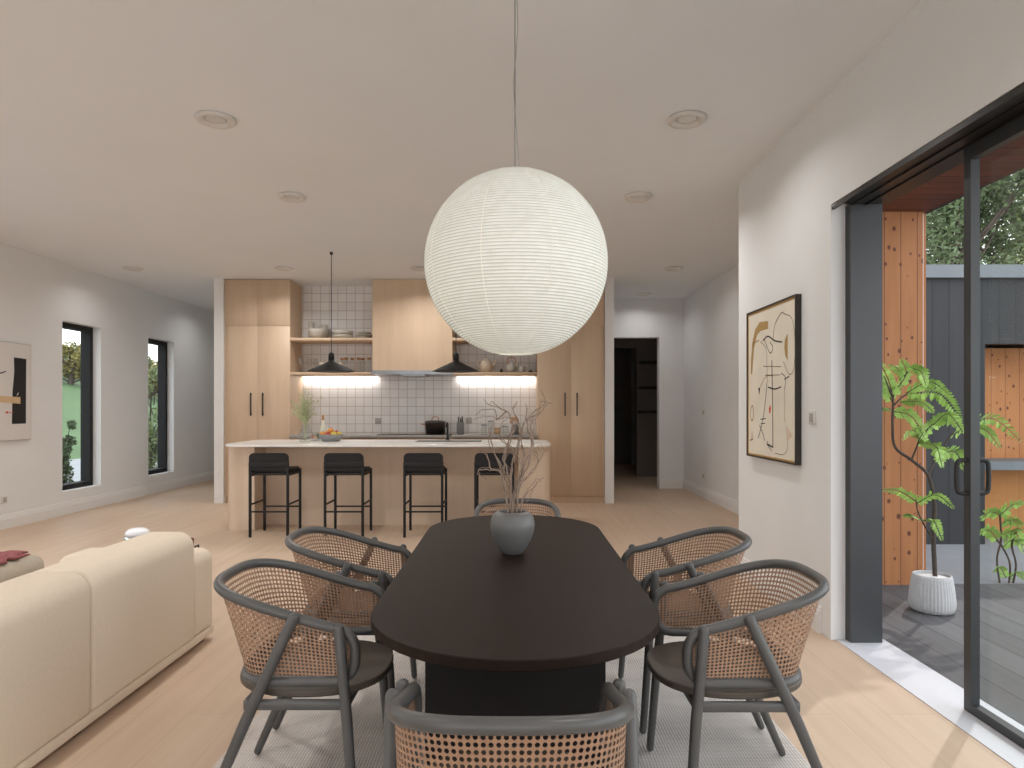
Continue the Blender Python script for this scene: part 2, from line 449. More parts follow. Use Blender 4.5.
# left wall with its two tall slot windows
W = [(8.43, 9.22, .29, 2.47), (10.42, 11.21, .29, 2.47)]
b = MB(); t0 = XL-.26
W.append((.6, 5.6, .06, 2.6))  # third opening, out of view, added to let daylight in beside the sofa
ys = [YB, .6, 5.6, W[0][0], W[0][1], W[1][0], W[1][1], 16.5]
for i in range(0, 7, 2): b.box(t0, XL, ys[i], ys[i+1], 0, ZC)
for (a, c, z0, z1) in W:
    b.box(t0, XL, a, c, 0, z0); b.box(t0, XL, a, c, z1, ZC)
struct('wall_left', b, M['wall'])
for i, (a, c, z0, z1) in enumerate(W[:2]):
    w = bpy.data.objects.new('window_%d' % (i+1), None); COL.objects.link(w); w['kind'] = 'structure'; w.location = (XL-.18, (a+c)/2, z0)
    w['label'] = ['tall narrow black window nearer the painting on the left wall', 'tall narrow black window nearer the kitchen on the left wall'][i]
    L = w.location
    fx0, fx1 = -.06, .07; hw = (c-a)/2; h = z1-z0; fw = .065
    MB().box(fx0, fx1, -hw, -hw+fw, 0, h).box(fx0, fx1, hw-fw, hw, 0, h).box(fx0, fx1, -hw+fw, hw-fw, 0, fw).box(fx0, fx1, -hw+fw, hw-fw, h-fw, h).build('window_frame', M['window_frame'], w)
    MB().box(.0, .008, -hw+fw, hw-fw, fw, h-fw).build('pane', M['glass'], w)

# niche walls of the kitchen (white wall ends) and the tiled wall
struct('wall_kitchen_left', MB().box(XP(214,9.46), XP(223.3,9.46), 9.46, 14, 0, ZC), M['trim'])
XPR0, XPR1 = XP(605,9.46), XP(614,9.46)
struct('wall_kitchen_right', MB().box(XPR0, XPR1, 9.46, YH, 0, ZC), M['trim'])
struct('wall_kitchen', MB().box(XP(223.3,9.46), XPR0, YK, YK+.2, 0, ZC), M['tile'], 'white square tiled kitchen wall')
struct('wall_back_left', MB().box(XL, XP(223.3,9.46), 14, 14.2, 0, ZC), M['wall'])
# hall on the right
dx0, dx1, dz = 1.62, 2.485, 2.55
struct('wall_hall_back', MB().box(XPR1-.05, dx0, YH, YH+.16, 0, ZC).box(dx1, XH, YH, YH+.16, 0, ZC).box(dx0, dx1, YH, YH+.16, dz, ZC), M['wall'])
struct('wall_hall', MB().box(XH, XH+.28, 5.30, 16.5, 0, ZC), M['wall'])
struct('wall_right', MB().box(XR, 2.16, 3.88, 5.456, 0, ZC).box(2.16, 3.18, 5.14, 5.456, 0, ZC).box(XR, 2.16, -1.6, 3.88, 2.54, ZC).box(XR, 2.16, YB, -1.6, 0, ZC), M['wall'])
struct('wall_front', MB().box(XL-.26, -5.0, YB-.2, YB, 0, ZC).box(1.2, 2.16, YB-.2, YB, 0, ZC).box(-5.0, 1.2, YB-.2, YB, 2.6, ZC), M['wall'], 'white wall behind the dining area')
w = bpy.data.objects.new('window_3', None); COL.objects.link(w); w['kind'] = 'structure'; w['label'] = 'unseen wide glazing added behind the dining area for daylight'  # glazing added out of view so daylight enters from behind the camera
b = MB().box(-5.0, 1.2, YB-.12, YB-.06, 2.53, 2.6).box(-5.0, 1.2, YB-.12, YB-.06, 0, .07)
for k in range(5): b.box(-5.0+k*1.5375, -4.95+k*1.5375, YB-.12, YB-.06, .07, 2.53)
b.build('window_frame', M['window_frame'], w)
w = bpy.data.objects.new('window_4', None); COL.objects.link(w); w['kind'] = 'structure'; w['label'] = 'unseen wide window added beside the sofa for daylight'  # frame of the added side opening that brings in daylight, never in view
b = MB().box(XL-.2, XL-.14, .6, 5.6, 2.53, 2.6).box(XL-.2, XL-.14, .6, 5.6, .06, .13)
for k in range(4): b.box(XL-.2, XL-.14, .6+k*1.6467, .66+k*1.6467, .13, 2.53)
b.build('window_frame', M['window_frame'], w)
# dim store room seen through the hall opening
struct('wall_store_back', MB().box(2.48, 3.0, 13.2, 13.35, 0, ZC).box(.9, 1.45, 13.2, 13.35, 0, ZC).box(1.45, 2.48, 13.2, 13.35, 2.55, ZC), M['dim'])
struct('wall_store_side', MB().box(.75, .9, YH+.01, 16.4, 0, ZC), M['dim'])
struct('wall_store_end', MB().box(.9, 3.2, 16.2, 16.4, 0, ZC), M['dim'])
for zz, wd in ((2.23, 'highest'), (1.73, 'middle'), (1.26, 'lowest')):
    o = MB().box(-.195, .195, -.15, .15, 0, .05).build('wall_shelf', M['charwood']); o.location = (2.70, 13.045, zz)
    tag(o, wd+' of three dark shelves in the dim store beyond the hall', 'shelf', 'shelves in the dark store room')

# baseboards: a profiled strip along a straight line
def baseboard(name, p, q, nrm, h=.16):
    p = Vector(p); q = Vector(q); n = Vector(nrm)
    prof = [(0,0),(.022,0),(.022,h*.68),(.016,h*.72),(.018,h*.78),(.012,h*.86),(.012,h*.94),(.004,h),(0,h)]
    v = []
    for e in (p, q): v += [(e.x+n.x*d, e.y+n.y*d, z) for d, z in prof]
    k = len(prof); f = [(i,(i+1)%k,k+(i+1)%k,k+i) for i in range(k)]+[tuple(range(k)), tuple(range(2*k-1,k-1,-1))]
    struct(name, MB().add(v, f), M['trim'])
baseboard('baseboard_left', (XL,YB,0), (XL,14,0), (1,0))
baseboard('baseboard_hall', (XH,5.456,0), (XH,YH,0), (-1,0))
baseboard('baseboard_hall_back', (dx1,YH,0), (XH-.02,YH,0), (0,-1))
baseboard('baseboard_right', (XR,3.99,0), (XR,5.456,0), (-1,0))
baseboard('baseboard_corner', (XR,5.456,0), (XH,5.456,0), (0,1))

# ------------------------------------------------------------------ sliding door on the right
struct('trim_sill', MB().box(1.89, 2.168, -1.6, 3.88, -.1, .004), M['white_sill'], 'white stone door sill')
d = bpy.data.objects.new('door_1', None); COL.objects.link(d); d['kind'] = 'structure'; d.location = (2.05, 3.88, 0)
d['label'] = 'anthracite framed sliding glass door to the deck'
MB().box(-.105, .078, -.06, 0, .0045, 2.525).build('frame_post', M['frame'], d)
MB().box(-.185, .105, -5.4, -.06, 2.525, 2.54).box(-.185, -.17, -5.4, 0, 2.51, 2.525).box(-.10, -.09, -5.4, -.06, 2.517, 2.525).box(-.02, -.01, -5.4, -.06, 2.517, 2.525).build('header_track', M['frame_dark'], d)
pnl = MB().box(-.03, .010, -.952, -.907, .006, 2.51).box(-.03, .010, -5.4, -.952, .006, .046).box(-.03, .010, -5.4, -.952, 2.45, 2.51).build('sliding_panel', M['frame'], d)
MB().box(.0105, .0165, -5.35, -.91, .03, 2.46).build('pane', M['glass'], pnl)
for sx in (-1, 1):
    xx = -.03 if sx < 0 else .0165
    pts = catmull([(xx, -.93, .975), (xx+sx*.03, -.93, .975), (xx+sx*.046, -.93, .995), (xx+sx*.046, -.93, 1.10), (xx+sx*.03, -.93, 1.12), (xx, -.93, 1.12)], 6)
    h = MB().tube(pts, .010, 8).build('handle', M['blackmetal'], pnl)

# ------------------------------------------------------------------ outside, right
struct('deck', MB().box(2.17, 9.5, -2.5, 5.14, -.06, -.004), M['deck'], 'grey timber deck')
struct('ground_patio', MB().box(2.9, 14, 5.14, 13, -.16, -.08), M['concrete'], 'pale concrete patio strip beyond the deck')
struct('wall_cedar', MB().box(2.162, 3.155, 5.105, 5.14, -.08, 2.86).box(3.18, 3.20, 5.14, 11, -.08, 2.86), M['cedar'], 'knotty cedar boarded outside wall')
struct('roof_soffit', MB().box(2.16, 3.19, -2.5, 5.14, 2.86, 2.90), M['soffit'], 'dark stained boarded soffit over the deck')
struct('roof_fascia', MB().box(3.19, 3.22, -2.5, 11, 2.86, 3.35), M['frame_dark'])

YS = 7.0
sh = thing('garden_shed', (6.2, YS, -.08), 'dark grey boarded outbuilding with cedar recess across the deck', 'shed')
def rel(o, root):          # geometry was given in world coordinates: bring it into the root's frame
    o.data.transform(Matrix.Translation(-Vector(root.location))); return o
rx0 = XP(985, YS)
b = MB().box(3.3, rx0, YS, YS+.12, -.08, 2.72).box(rx0, 9.5, YS, YS+.12, 2.03, 2.72).box(3.3, 3.42, YS+.12, YS+2.4, -.08, 2.72).box(9.38, 9.5, YS, YS+2.4, -.08, 2.72).box(3.3, 9.5, YS+2.3, YS+2.4, -.08, 2.72)
rel(b.build('wall', M['charboard'], sh), sh)
rel(MB().box(3.25, 9.55, YS-.05, YS+2.45, 2.72, 2.855).build('roof', M['cap'], sh), sh)
rel(MB().box(rx0, 9.38, YS+.5, YS+.55, .72, 2.03).box(rx0-.02, rx0, YS+.12, YS+.5, -.08, 2.03).build('cedar_wall', M['cedar2'], sh), sh)
rel(MB().box(rx0, 9.38, YS+.35, YS+.5, -.08, .70).build('bench_panel', M['cedar_plain'], sh), sh)
rel(MB().box(rx0, 9.38, YS+.02, YS+.5, .70, .79).build('bench_top', M['cap'], sh), sh)

# trees over the shed roof
def leaf_cloud(blobs, n, size, seed):
    rnd = random.Random(seed); b = MB(); tot = sum(r**2 for *_, r in blobs)
    for (x, y, z, r) in blobs:
        for _ in range(int(n*r*r/tot)):
            u = Vector((rnd.gauss(0,1), rnd.gauss(0,1), rnd.gauss(0,1))).normalized()*r*(rnd.random()**.45)
            c = Vector((x,y,z))+u
            a = Vector((rnd.gauss(0,1), rnd.gauss(0,1), rnd.gauss(0,.6))).normalized()
            q = a.cross(Vector((rnd.gauss(0,1), rnd.gauss(0,1), rnd.gauss(0,1)))).normalized()
            s = size*rnd.uniform(.6,1.3)
            b.add([c-a*s, c+q*s*.45, c+a*s, c-q*s*.45], [(0,1,2,3)])
    return b
def tree(name, x, y, z0, h, blobs, n, size, leafm, label, cat='tree', group=None, seed=1, tr=.12):
    t = thing(name, (x,y,z0), label, cat, group)
    rnd = random.Random(seed)
    b = MB().tube(catmull([(0,0,0),(rnd.uniform(-.1,.1),0,h*.3),(rnd.uniform(-.2,.2),.1,h*.62),(rnd.uniform(-.2,.2),0,h*.9)], 5), [tr*(1-.75*i/15) for i in range(16)], 8)
    for (bx, by, bz, r) in blobs:
        b.tube(catmull([(0,0,max(.1,bz-r*1.3)*.8), (bx*.5,by*.5,bz*.85), (bx,by,bz+r*.4)], 4), [tr*.4*(1-.8*i/8) for i in range(9)], 5)
    b.build('trunk', M['trunk'], t)
    leaf_cloud(blobs, n, size, seed).build('foliage', leafm, t)
    return t
rnd = random.Random(4)
def crown(w, d, h0, h1, n, r0, r1, seed):
    q = random.Random(seed); return [(q.uniform(-w,w), q.uniform(-d,d), q.uniform(h0,h1), q.uniform(r0,r1)) for _ in range(n)]
tree('tree', 9.2, 14.0, -.1, 6.5, crown(1.5,1.0,3.0,7.2,34,.35,.7,2), 15000, .065, M['treeleaf_d'], 'dark leafy tree above the shed beside the cedar wall', 'tree', None, 2, .14)
tree('tree', 12.2, 15.5, -.1, 7.5, crown(2.3,1.2,2.6,8.4,50,.45,.85,5), 24000, .065, M['treeleaf'], 'lighter green tree rising above the shed behind the glass door', 'tree', None, 5, .18)

# potted fern-leaf tree on the deck
YPOT = 4.455
pot = thing('planter', (XP(932,YPOT), YPOT, -.004), 'ribbed pale grey planter on the deck holding the ferny tree', 'planter')
MB().lathe([(.10,0),(.124,.006),(.134,.035),(.136,.07),(.129,.15),(.118,.225),(.114,.243),(.108,.245),(.104,.237),(.102,.215),(.001,.212)], n=160, rfun=lambda t, z: 1+.014*math.sin(t*40)).build('pot', M['potgrey'], pot)
MB().lathe([(.101,.21),(.101,.224),(.06,.231),(.001,.233)], n=40).build('pebbles', M['gravel'], pot)['label'] = 'white pebble topping'
def frond(b, pts, L=.05, npair=16, rnd=random, droop=.25, mi=1):
    path = catmull(pts, 8); b.tube(path, [.0035*(1-.7*i/(len(path)-1)) for i in range(len(path))], 5, mi=0)
    m = len(path)
    for i in range(npair):
        t = (i+.8)/npair*(m-1.01); a = int(t); p = path[a].lerp(path[a+1], t-a); d = (path[a+1]-path[a]).normalized()
        side = d.cross(Vector((0,.75,.66))).normalized()
        ln = L*math.sin(PI*min(1, (.25+.75*i/npair)))**.5*(1-.35*i/npair)
        for s in (-1, 1):
            e = (side*s+d*.45+Vector((0,0,-droop*rnd.uniform(.3,1.2)))+Vector((0,rnd.uniform(-.5,.5),0))).normalized()
            w = e.cross(d).normalized(); wv = d*.3*ln
            tip = p+e*ln
            b.add([p, p+e*ln*.35+wv*.85, p+e*ln*.75+wv*.7, tip, p+e*ln*.7-wv*.6, p+e*ln*.3-wv*.7], [(0,1,2,3,4,5)], mi)
def px3(lst, Y): return [P(x, y, Y+(dy[0] if dy else 0)) for x, y, *dy in lst]
fern = thing('potted_tree', (pot.location.x, YPOT, .228), 'slender tree with curved stem and ferny green leaves in ribbed planter', 'plant')
b = MB()
b.tube(catmull(px3([(935,576),(933.4,537),(934.5,511),(933.4,497),(928,475),(911.5,460),(895,447),(892.5,424),(893,405),(894,393),(902,380),(911,367)], YPOT), 5), [.014*(1-.75*i/55)+.001 for i in range(56)], 8)
for q in ([(928,475),(937,457,.05),(950,436,.08),(962,426,.1)], [(911.5,460),(917,446,-.04),(921,436,-.05),(933,424,-.06)], [(893,406),(908,394,.06),(933,395,.1),(955,408,.1)], [(933.5,540),(922,521,-.03),(917,508,-.04),(916,499,-.05)], [(893,398),(888,386,-.03),(884,376,-.05)]):
    pp = catmull(px3(q, YPOT), 5); b.tube(pp, [.007*(1-.7*i/len(pp)) for i in range(len(pp))], 6)
rel(b.build('stem', M['bark'], fern), fern)
rq = random.Random(3)
FR = [([(893,397),(888,379,-.02),(879,361,-.1)],.045), ([(892,401),(884,388,.05),(875,382,.1)],.04), ([(894,393),(906,374,0),(901,359,-.05)],.05),
      ([(903,380),(897,368,.1),(889,364,.2)],.045), ([(911,368),(921,372,-.05),(926,386,-.1)],.05), ([(906,393),(930,382,-.05),(951,396,-.1)],.045),
      ([(908,393),(940,394,.08),(961,420,.1)],.065), ([(900,402),(920,402,-.1),(934,412,-.18)],.05), ([(893,411),(912,417,-.05),(926,441,-.1)],.05),
      ([(917,446),(936,421,.02),(960,424,.08)],.06), ([(918,442),(936,447,-.1),(942,467,-.15)],.06), ([(921,436),(912,430,-.1),(903,440,-.15)],.045),
      ([(938,455),(955,452,.05),(965,470,.1)],.055), ([(950,436),(990,418,.15),(1021,441,.2)],.06), ([(933,425),(948,414,-.1),(963,432,-.12)],.055), ([(962,426),(985,430,-.05),(1000,448,-.08)],.045),
      ([(917,502),(899,491,-.05),(877,489,-.12)],.04), ([(917,503),(936,495,-.05),(954,508,-.1)],.04), ([(922,521),(912,515,.08),(903,516,.12)],.04), ([(922,521),(933,520,-.1),(942,540,-.14)],.045),
      ([(896,412),(884,408,.1),(872,414,.15)],.04)]
b = MB()
for q, L in FR: frond(b, px3(q, YPOT), L*1.25, 22, rq)
rel(b.build('foliage', [M['bark'], M['leaf']], fern), fern)
# low plant beyond the deck edge
YP2 = 5.45
pl = thing('garden_plant', (XP(1004,YP2), YP2, -.08), 'low ferny plant with twisted bare stems beyond the deck, right of the door frame', 'plant')
b = MB()
for q in ([(1001,592),(997,560),(1001,540),(1000,515)], [(1008,592),(1010,565),(1003,548),(997,540)], [(1011,592),(1016,566),(1012,545),(1018,528)]):
    b.tube(catmull(px3(q, YP2), 5), .008, 6)
rel(b.build('stem', M['bark'], pl), pl)
b = MB()
for q, L in (([(1000,515),(990,512),(980,520)],.06), ([(1000,516),(1012,505),(1024,504)],.06), ([(998,540),(988,530),(978,534)],.06), ([(1001,535),(1015,532),(1024,552)],.07), ([(1003,547),(1012,540),(1022,545)],.06), ([(1006,578),(1000,568),(992,572)],.04), ([(1001,524),(1011,520),(1022,526)],.06), ([(1009,578),(1018,572),(1024,580)],.04)):
    frond(b, px3(q, YP2), L*1.2, 18, rq)
rel(b.build('foliage', [M['bark'], M['leaf']], pl), pl)

# ------------------------------------------------------------------ outside, left
b = MB(); N = 14
struct('ground_added_paving', MB().box(-12.96, -5.97, -14, 30, -.3, -.15).box(-5.97, 3, -14, YB-.2, -.3, -.15), M['concrete'], 'neutral paving added round the house against green bounce light')  # paving added to keep the lawn's green bounce light off the ceiling
for i in range(N):
    xa = -12.96-i*5.0; xb = xa-5.0
    za = -.15+i*1.05; zb = -.15+(i+1)*1.05
    b.add([(xa,-5,za),(xa,90,za),(xb,90,zb),(xb,-5,zb)], [(0,1,2,3)])
struct('ground_lawn', b, M['grass'], 'green lawn rising away outside the left windows')
q = random.Random(11)
for i, (x, y) in enumerate(((-27.2,41),(-31.4,42),(-23.2,42.5),(-19.2,43),(-35.6,41))):
    tree('tree', x, y, -.15+(-12.96-x)/5*1.05, 2.4, [(q.uniform(-1.9,1.9), q.uniform(-1,1), q.uniform(.5,2.2), q.uniform(.45,.75)) for _ in range(18)], 5000, .13, M['hedge'], 'olive brown tree at the far edge of the lawn outside the left windows', 'tree', 'trees beyond the lawn', 20+i, .18)
def shrub(x, y, z, h, w, n, label, seed, m):
    rr = random.Random(seed)
    tree('shrub', x, y, z, h, [(rr.uniform(-w,w), rr.uniform(-w,w), h*(.12+.88*k/9), w*(1.25-.09*k)) for k in range(10)], n*2, .035, m, label, 'shrub', None, seed, .03)
shrub(-6.75, 10.0, -.15, 1.25, .16, 1500, 'small upright green shrub outside the window nearer the painting', 31, M['treeleaf_d'])
shrub(-7.0, 13.0, -.15, 2.7, .26, 2600, 'tall loose shrub outside the window nearer the kitchen', 32, M['treeleaf'])

# ------------------------------------------------------------------ kitchen joinery
def bar_handle(parent, x, z0, z1, y):
    return MB().box(x-.008, x+.008, y-.034, y-.022, z0, z1).box(x-.006, x+.006, y-.022, y, z0+.02, z0+.035).box(x-.006, x+.006, y-.022, y, z1-.035, z1-.02).build('handle', M['blackmetal'], parent)
def tall_cabinet(x0, x1, label):
    w = x1-x0; c = thing('tall_cabinet', ((x0+x1)/2, YF+.28, 0), label, 'cabinet', 'tall oak cabinets flanking the kitchen')
    MB().box(-w/2, w/2, -.26, .275, .10, ZC-.004).build('body', M['oak'], c)
    MB().box(-w/2, w/2, -.25, .26, 0, .10).build('toe_kick', M['oak'], c)
    g = .0012
    for s in (-1, 1):
        a, e = (-w/2, -g/2) if s < 0 else (g/2, w/2)
        dd = MB().rbox(a+.0004, e-.0004, -.28, -.26, .10, 2.527, .0012, 1).build('door', M['oak'], c)
        hx = s*.085
        bar_handle(dd, hx, 1.245, 1.575, -.28)
        MB().rbox(a+.0004, e-.0004, -.28, -.26, 2.531, ZC-.006, .002, 1).build('upper_door', M['oak'], c)
    return c
XA, XB = XP(223.3,9.46)+.003, XP(290,YF)
XC, XD = XP(537.5,YF), XPR0-.004
tall_cabinet(XA, XB, 'tall oak cabinet left of the tiled niche, by the white wall end')
tall_cabinet(XC, XD, 'tall oak cabinet right of the tiled niche, beside the hall')
HX0, HX1 = XP(372.5,YF), XP(452.3,YF)
hd = thing('range_hood', ((HX0+HX1)/2, 9.78, 1.82), 'oak clad box hood hanging over the cooktop', 'range hood')
hw = (HX1-HX0)/2
MB().box(-hw, hw, -.28, .275, .075, ZC-.004-1.82).build('casing', M['oak'], hd)
MB().box(-hw-.02, hw+.01, -.285, .27, .02, .075).box(-hw*.3, hw*.3, -.2, .2, 0, .02).build('extractor', M['steel'], hd)['label'] = 'brushed steel extractor'
for (x0, x1, where) in ((XB, HX0, 'left of the hood'), (HX1, XC, 'right of the hood')):
    for (z, lev) in ((2.32, 'upper'), (1.83, 'lower')):
        o = MB().rbox(x0+.001, x1-.001, YF+.005, YK-.001, z, z+.04, .003, 1).build('wall_shelf', M['oak_h'])
        relocate(o, ((x0+x1)/2, 9.78, z)); tag(o, '%s oak shelf %s' % (lev, where), 'shelf', 'oak shelves on the tiled wall')
    o = MB().box(x0+.03, x1-.03, YK-.07, YK-.035, 1.818, 1.8299).build('shelf_light_strip', M['led']); relocate(o, ((x0+x1)/2, YK-.05, 1.82))
    tag(o, 'glowing light strip under the lower oak shelf '+where, 'light strip', 'under shelf light strips')
    la = bpy.data.lights.new('strip_light', 'AREA'); la.shape = 'RECTANGLE'; la.size = x1-x0-.08; la.size_y = .03; la.energy = 2.1; la.color = (1,.985,.96)
    lo = bpy.data.objects.new('strip_light', la); COL.objects.link(lo); lo.location = ((x0+x1)/2, YK-.045, 1.814); lo.rotation_euler = (math.radians(20), 0, 0)

# back run: base cabinets, counter, cooktop
bc = thing('base_cabinet', ((XB+XC)/2, 9.78, 0), 'low oak base cabinet run under the grey counter', 'cabinet')
w = (XC-XB)/2
MB().box(-w+.004, w-.004, -.24, .275, .08, .928).build('body', M['oak'], bc)
MB().box(-w+.004, w-.004, -.18, .26, 0, .08).build('toe_kick', M['charwood'], bc)
for k in range(5):
    a = -w+.004+k*(2*w-.008)/5; e = a+(2*w-.008)/5
    dd = MB().rbox(a+.002, e-.002, -.262, -.24, .08, .92, .002, 1).build('door', M['oak'], bc)
    bar_handle(dd, e-.06, .6, .85, -.262)
o = MB().rbox(XB+.002, XC-.002, 9.45, YK-.001, .93, .97, .004, 2).build('counter_top', M['counter']); relocate(o, ((XB+XC)/2, 9.76, .93)); tag(o, 'grey stone counter along the tiled wall', 'counter')
ck = MB().rbox(XP(378,9.6), XP(452,9.6), 9.5, 9.96, .97, .978, .003, 2).build('cooktop', M['cooktop']); relocate(ck, (XP(415,9.6), 9.72, .97)); tag(ck, 'black glass cooktop set on the grey counter', 'cooktop')

# island
IX0, IX1, IY0, IY1, IZ = -3.185, .435, 7.22, 8.37, .96
isl = thing('kitchen_island', ((IX0+IX1)/2, 7.8, 0), 'pale oak kitchen island with recessed front and rounded ends', 'kitchen island')
rel(MB().prism(rrect(-3.175, -2.852, 7.365, 8.30, .10, 8, (1,0,0,1)), 0, .93).build('end_block', M['oak_island'], isl), isl)
rel(MB().prism(rrect(.07, .425, 7.365, 8.30, .10, 8, (0,1,1,0)), 0, .93).build('end_block', M['oak_island'], isl), isl)
rel(MB().box(-2.852, .07, 7.70, 8.28, 0, .93).build('body', M['oak_island'], isl), isl)
for k in range(4):
    a = -2.852+k*(2.922/4)
    rel(MB().rbox(a+.003, a+2.922/4-.003, 8.28, 8.30, .09, .925, .002, 1).build('door', M['oak_island'], isl), isl)
top = MB().prism(rrect(IX0, IX1, IY0, IY1, .22, 12), .93, IZ, bev=.006).build('island_worktop', M['stone'])
sx0, sx1, sy0, sy1 = XP(416,8.0), XP(482,8.0), 7.82, 8.16
cut = MB().box(sx0, sx1, sy0, sy1, .8, 1.2).build('cutter', M['stone'])
md = top.modifiers.new('b', 'BOOLEAN'); md.operation = 'DIFFERENCE'; md.object = cut; md.solver = 'EXACT'
dg = bpy.context.evaluated_depsgraph_get(); me = bpy.data.meshes.new_from_object(top.evaluated_get(dg)); top.modifiers.clear(); top.data = me
bpy.data.objects.remove(cut)
# the island body also has the bowl of the sink let into it
relocate(top, ((IX0+IX1)/2, 7.8, .93)); tag(top, 'pale stone island top with rounded corners', 'worktop')
sk = MB().box(sx0, sx0+.012, sy0, sy1, .932, .957).box(sx1-.012, sx1, sy0, sy1, .932, .957).box(sx0+.012, sx1-.012, sy0, sy0+.012, .932, .957).box(sx0+.012, sx1-.012, sy1-.012, sy1, .932, .957).box(sx0, sx1, sy0, sy1, .9305, .935).build('sink', M['charwood'])
relocate(sk, ((sx0+sx1)/2, 7.99, .9305)); tag(sk, 'dark undermount sink let into the island top', 'sink')
fx = XP(447.5,8.22); fc = thing('faucet', (fx, 8.24, IZ), 'slim black faucet standing behind the island sink', 'faucet')
MB().lathe([(.024,0),(.024,.012),(.016,.016),(.014,.05),(.012,.07),(.001,.07)], n=16).build('base', M['blackmetal'], fc)
MB().tube(catmull([(0,0,.05),(0,0,.17),(0,-.01,.205),(0,-.05,.215),(0,-.12,.205),(0,-.13,.185)], 6), .011, 8).tube([(0,-.13,.188),(0,-.133,.165)], .013, 8).build('spout', M['blackmetal'], fc)
MB().tube([(.012,0,.045),(.05,0,.06)], .006, 8).build('lever', M['blackmetal'], fc)

# ------------------------------------------------------------------ bar stools
def make_stool(label):
    t = thing('bar_stool', (0,0,0), label, 'bar stool', 'black bar stools along the island')
    hx, hy = .197, .197
    MB().rbox(-hx+.004, hx-.004, -hy+.01, hy+.012, .672, .712, .016, 4).build('seat', M['stool'], t)
    # low back, curved at its top corners, rising from the seat's rear
    n = 8; out = []
    BW = .205
    pts = [(-BW,.70)]+[(-BW+.05-.05*math.cos(a), .834+.05*math.sin(a)) for a in [k*PI/2/n for k in range(n+1)]]+[(BW-.05+.05*math.sin(a), .834+.05*math.cos(a)) for a in [k*PI/2/n for k in range(n+1)]]+[(BW,.70)]
    m = len(pts); v = []
    def yb(x, z): return -.197+.012*(x/.19)**2*0-.012*max(0,(z-.70)/.18)
    v = [(x, yb(x,z)-.012, z) for x, z in pts]+[(x, yb(x,z)+.016, z) for x, z in pts]
    MB().add(v, [tuple(range(m)), tuple(range(2*m-1,m-1,-1))]+[(i,(i+1)%m,m+(i+1)%m,m+i) for i in range(m)]).rbox(-.203,.203,-.222,-.19,.735,.79,.008,2).build('backrest', M['stool'], t)
    MB().box(-hx, hx, -hy-.004, -hy+.016, .650, .672).box(-hx, hx, hy-.012, hy+.008, .640, .672).box(-hx, -hx+.02, -hy, hy, .640, .672).box(hx-.02, hx, -hy, hy, .640, .672).build('seat_frame', M['stool'], t)
    for sx in (-1, 1):
        for sy in (-1, 1):
            x = sx*hx; y = sy*(hy+.006); zt = .79 if sy < 0 else .69
            MB().rbox(x-.013, x+.013, y-.013, y+.013, 0, zt, .004, 2).build('leg', M['stool'], t)
    for sy in (-1, 1): MB().box(-hx, hx, sy*hy-.008, sy*hy+.008, .26, .276).build('footrest', M['stool'], t)
    for sx in (-1, 1): MB().box(sx*hx-.007, sx*hx+.007, -hy, hy, .335, .35).build('stretcher', M['stool'], t)
    return t
sl = ['first bar stool from the left, below the leafy glass vase', 'second bar stool from the left, below the fruit bowl', 'third bar stool from the left, in front of the sink', 'fourth bar stool, furthest right, behind the grey vase on the dining table']
s0 = None
for k, x in enumerate((-2.545, -1.76, -.928, -.186)):
    if s0 is None: s0 = make_stool(sl[0]); s0.location = (x, 7.165, 0)
    else: dup(s0, (x, 7.165, 0), 0, sl[k])

# ------------------------------------------------------------------ dining set
TX, TY0, TY1, TR, TZ = .01, 1.598, 3.79, .431, .745
tb = thing('dining_table', (TX, (TY0+TY1)/2, 0), 'long dark brown dining table with round ends on a black panel base', 'table')
hl = (TY1-TY0)/2
poly = [(TR*math.cos(a), hl-TR+TR*math.sin(a)) for a in [k*PI/28 for k in range(29)]]+[(TR*math.cos(a), -(hl-TR)+TR*math.sin(a)) for a in [PI+k*PI/28 for k in range(29)]]
MB().prism(poly, TZ-.03, TZ, bev=.003).build('tabletop', M['table'], tb)
MB().box(-.268, .268, -.72, .72, .0085, TZ-.0305).build('pedestal', M['table_black'], tb)

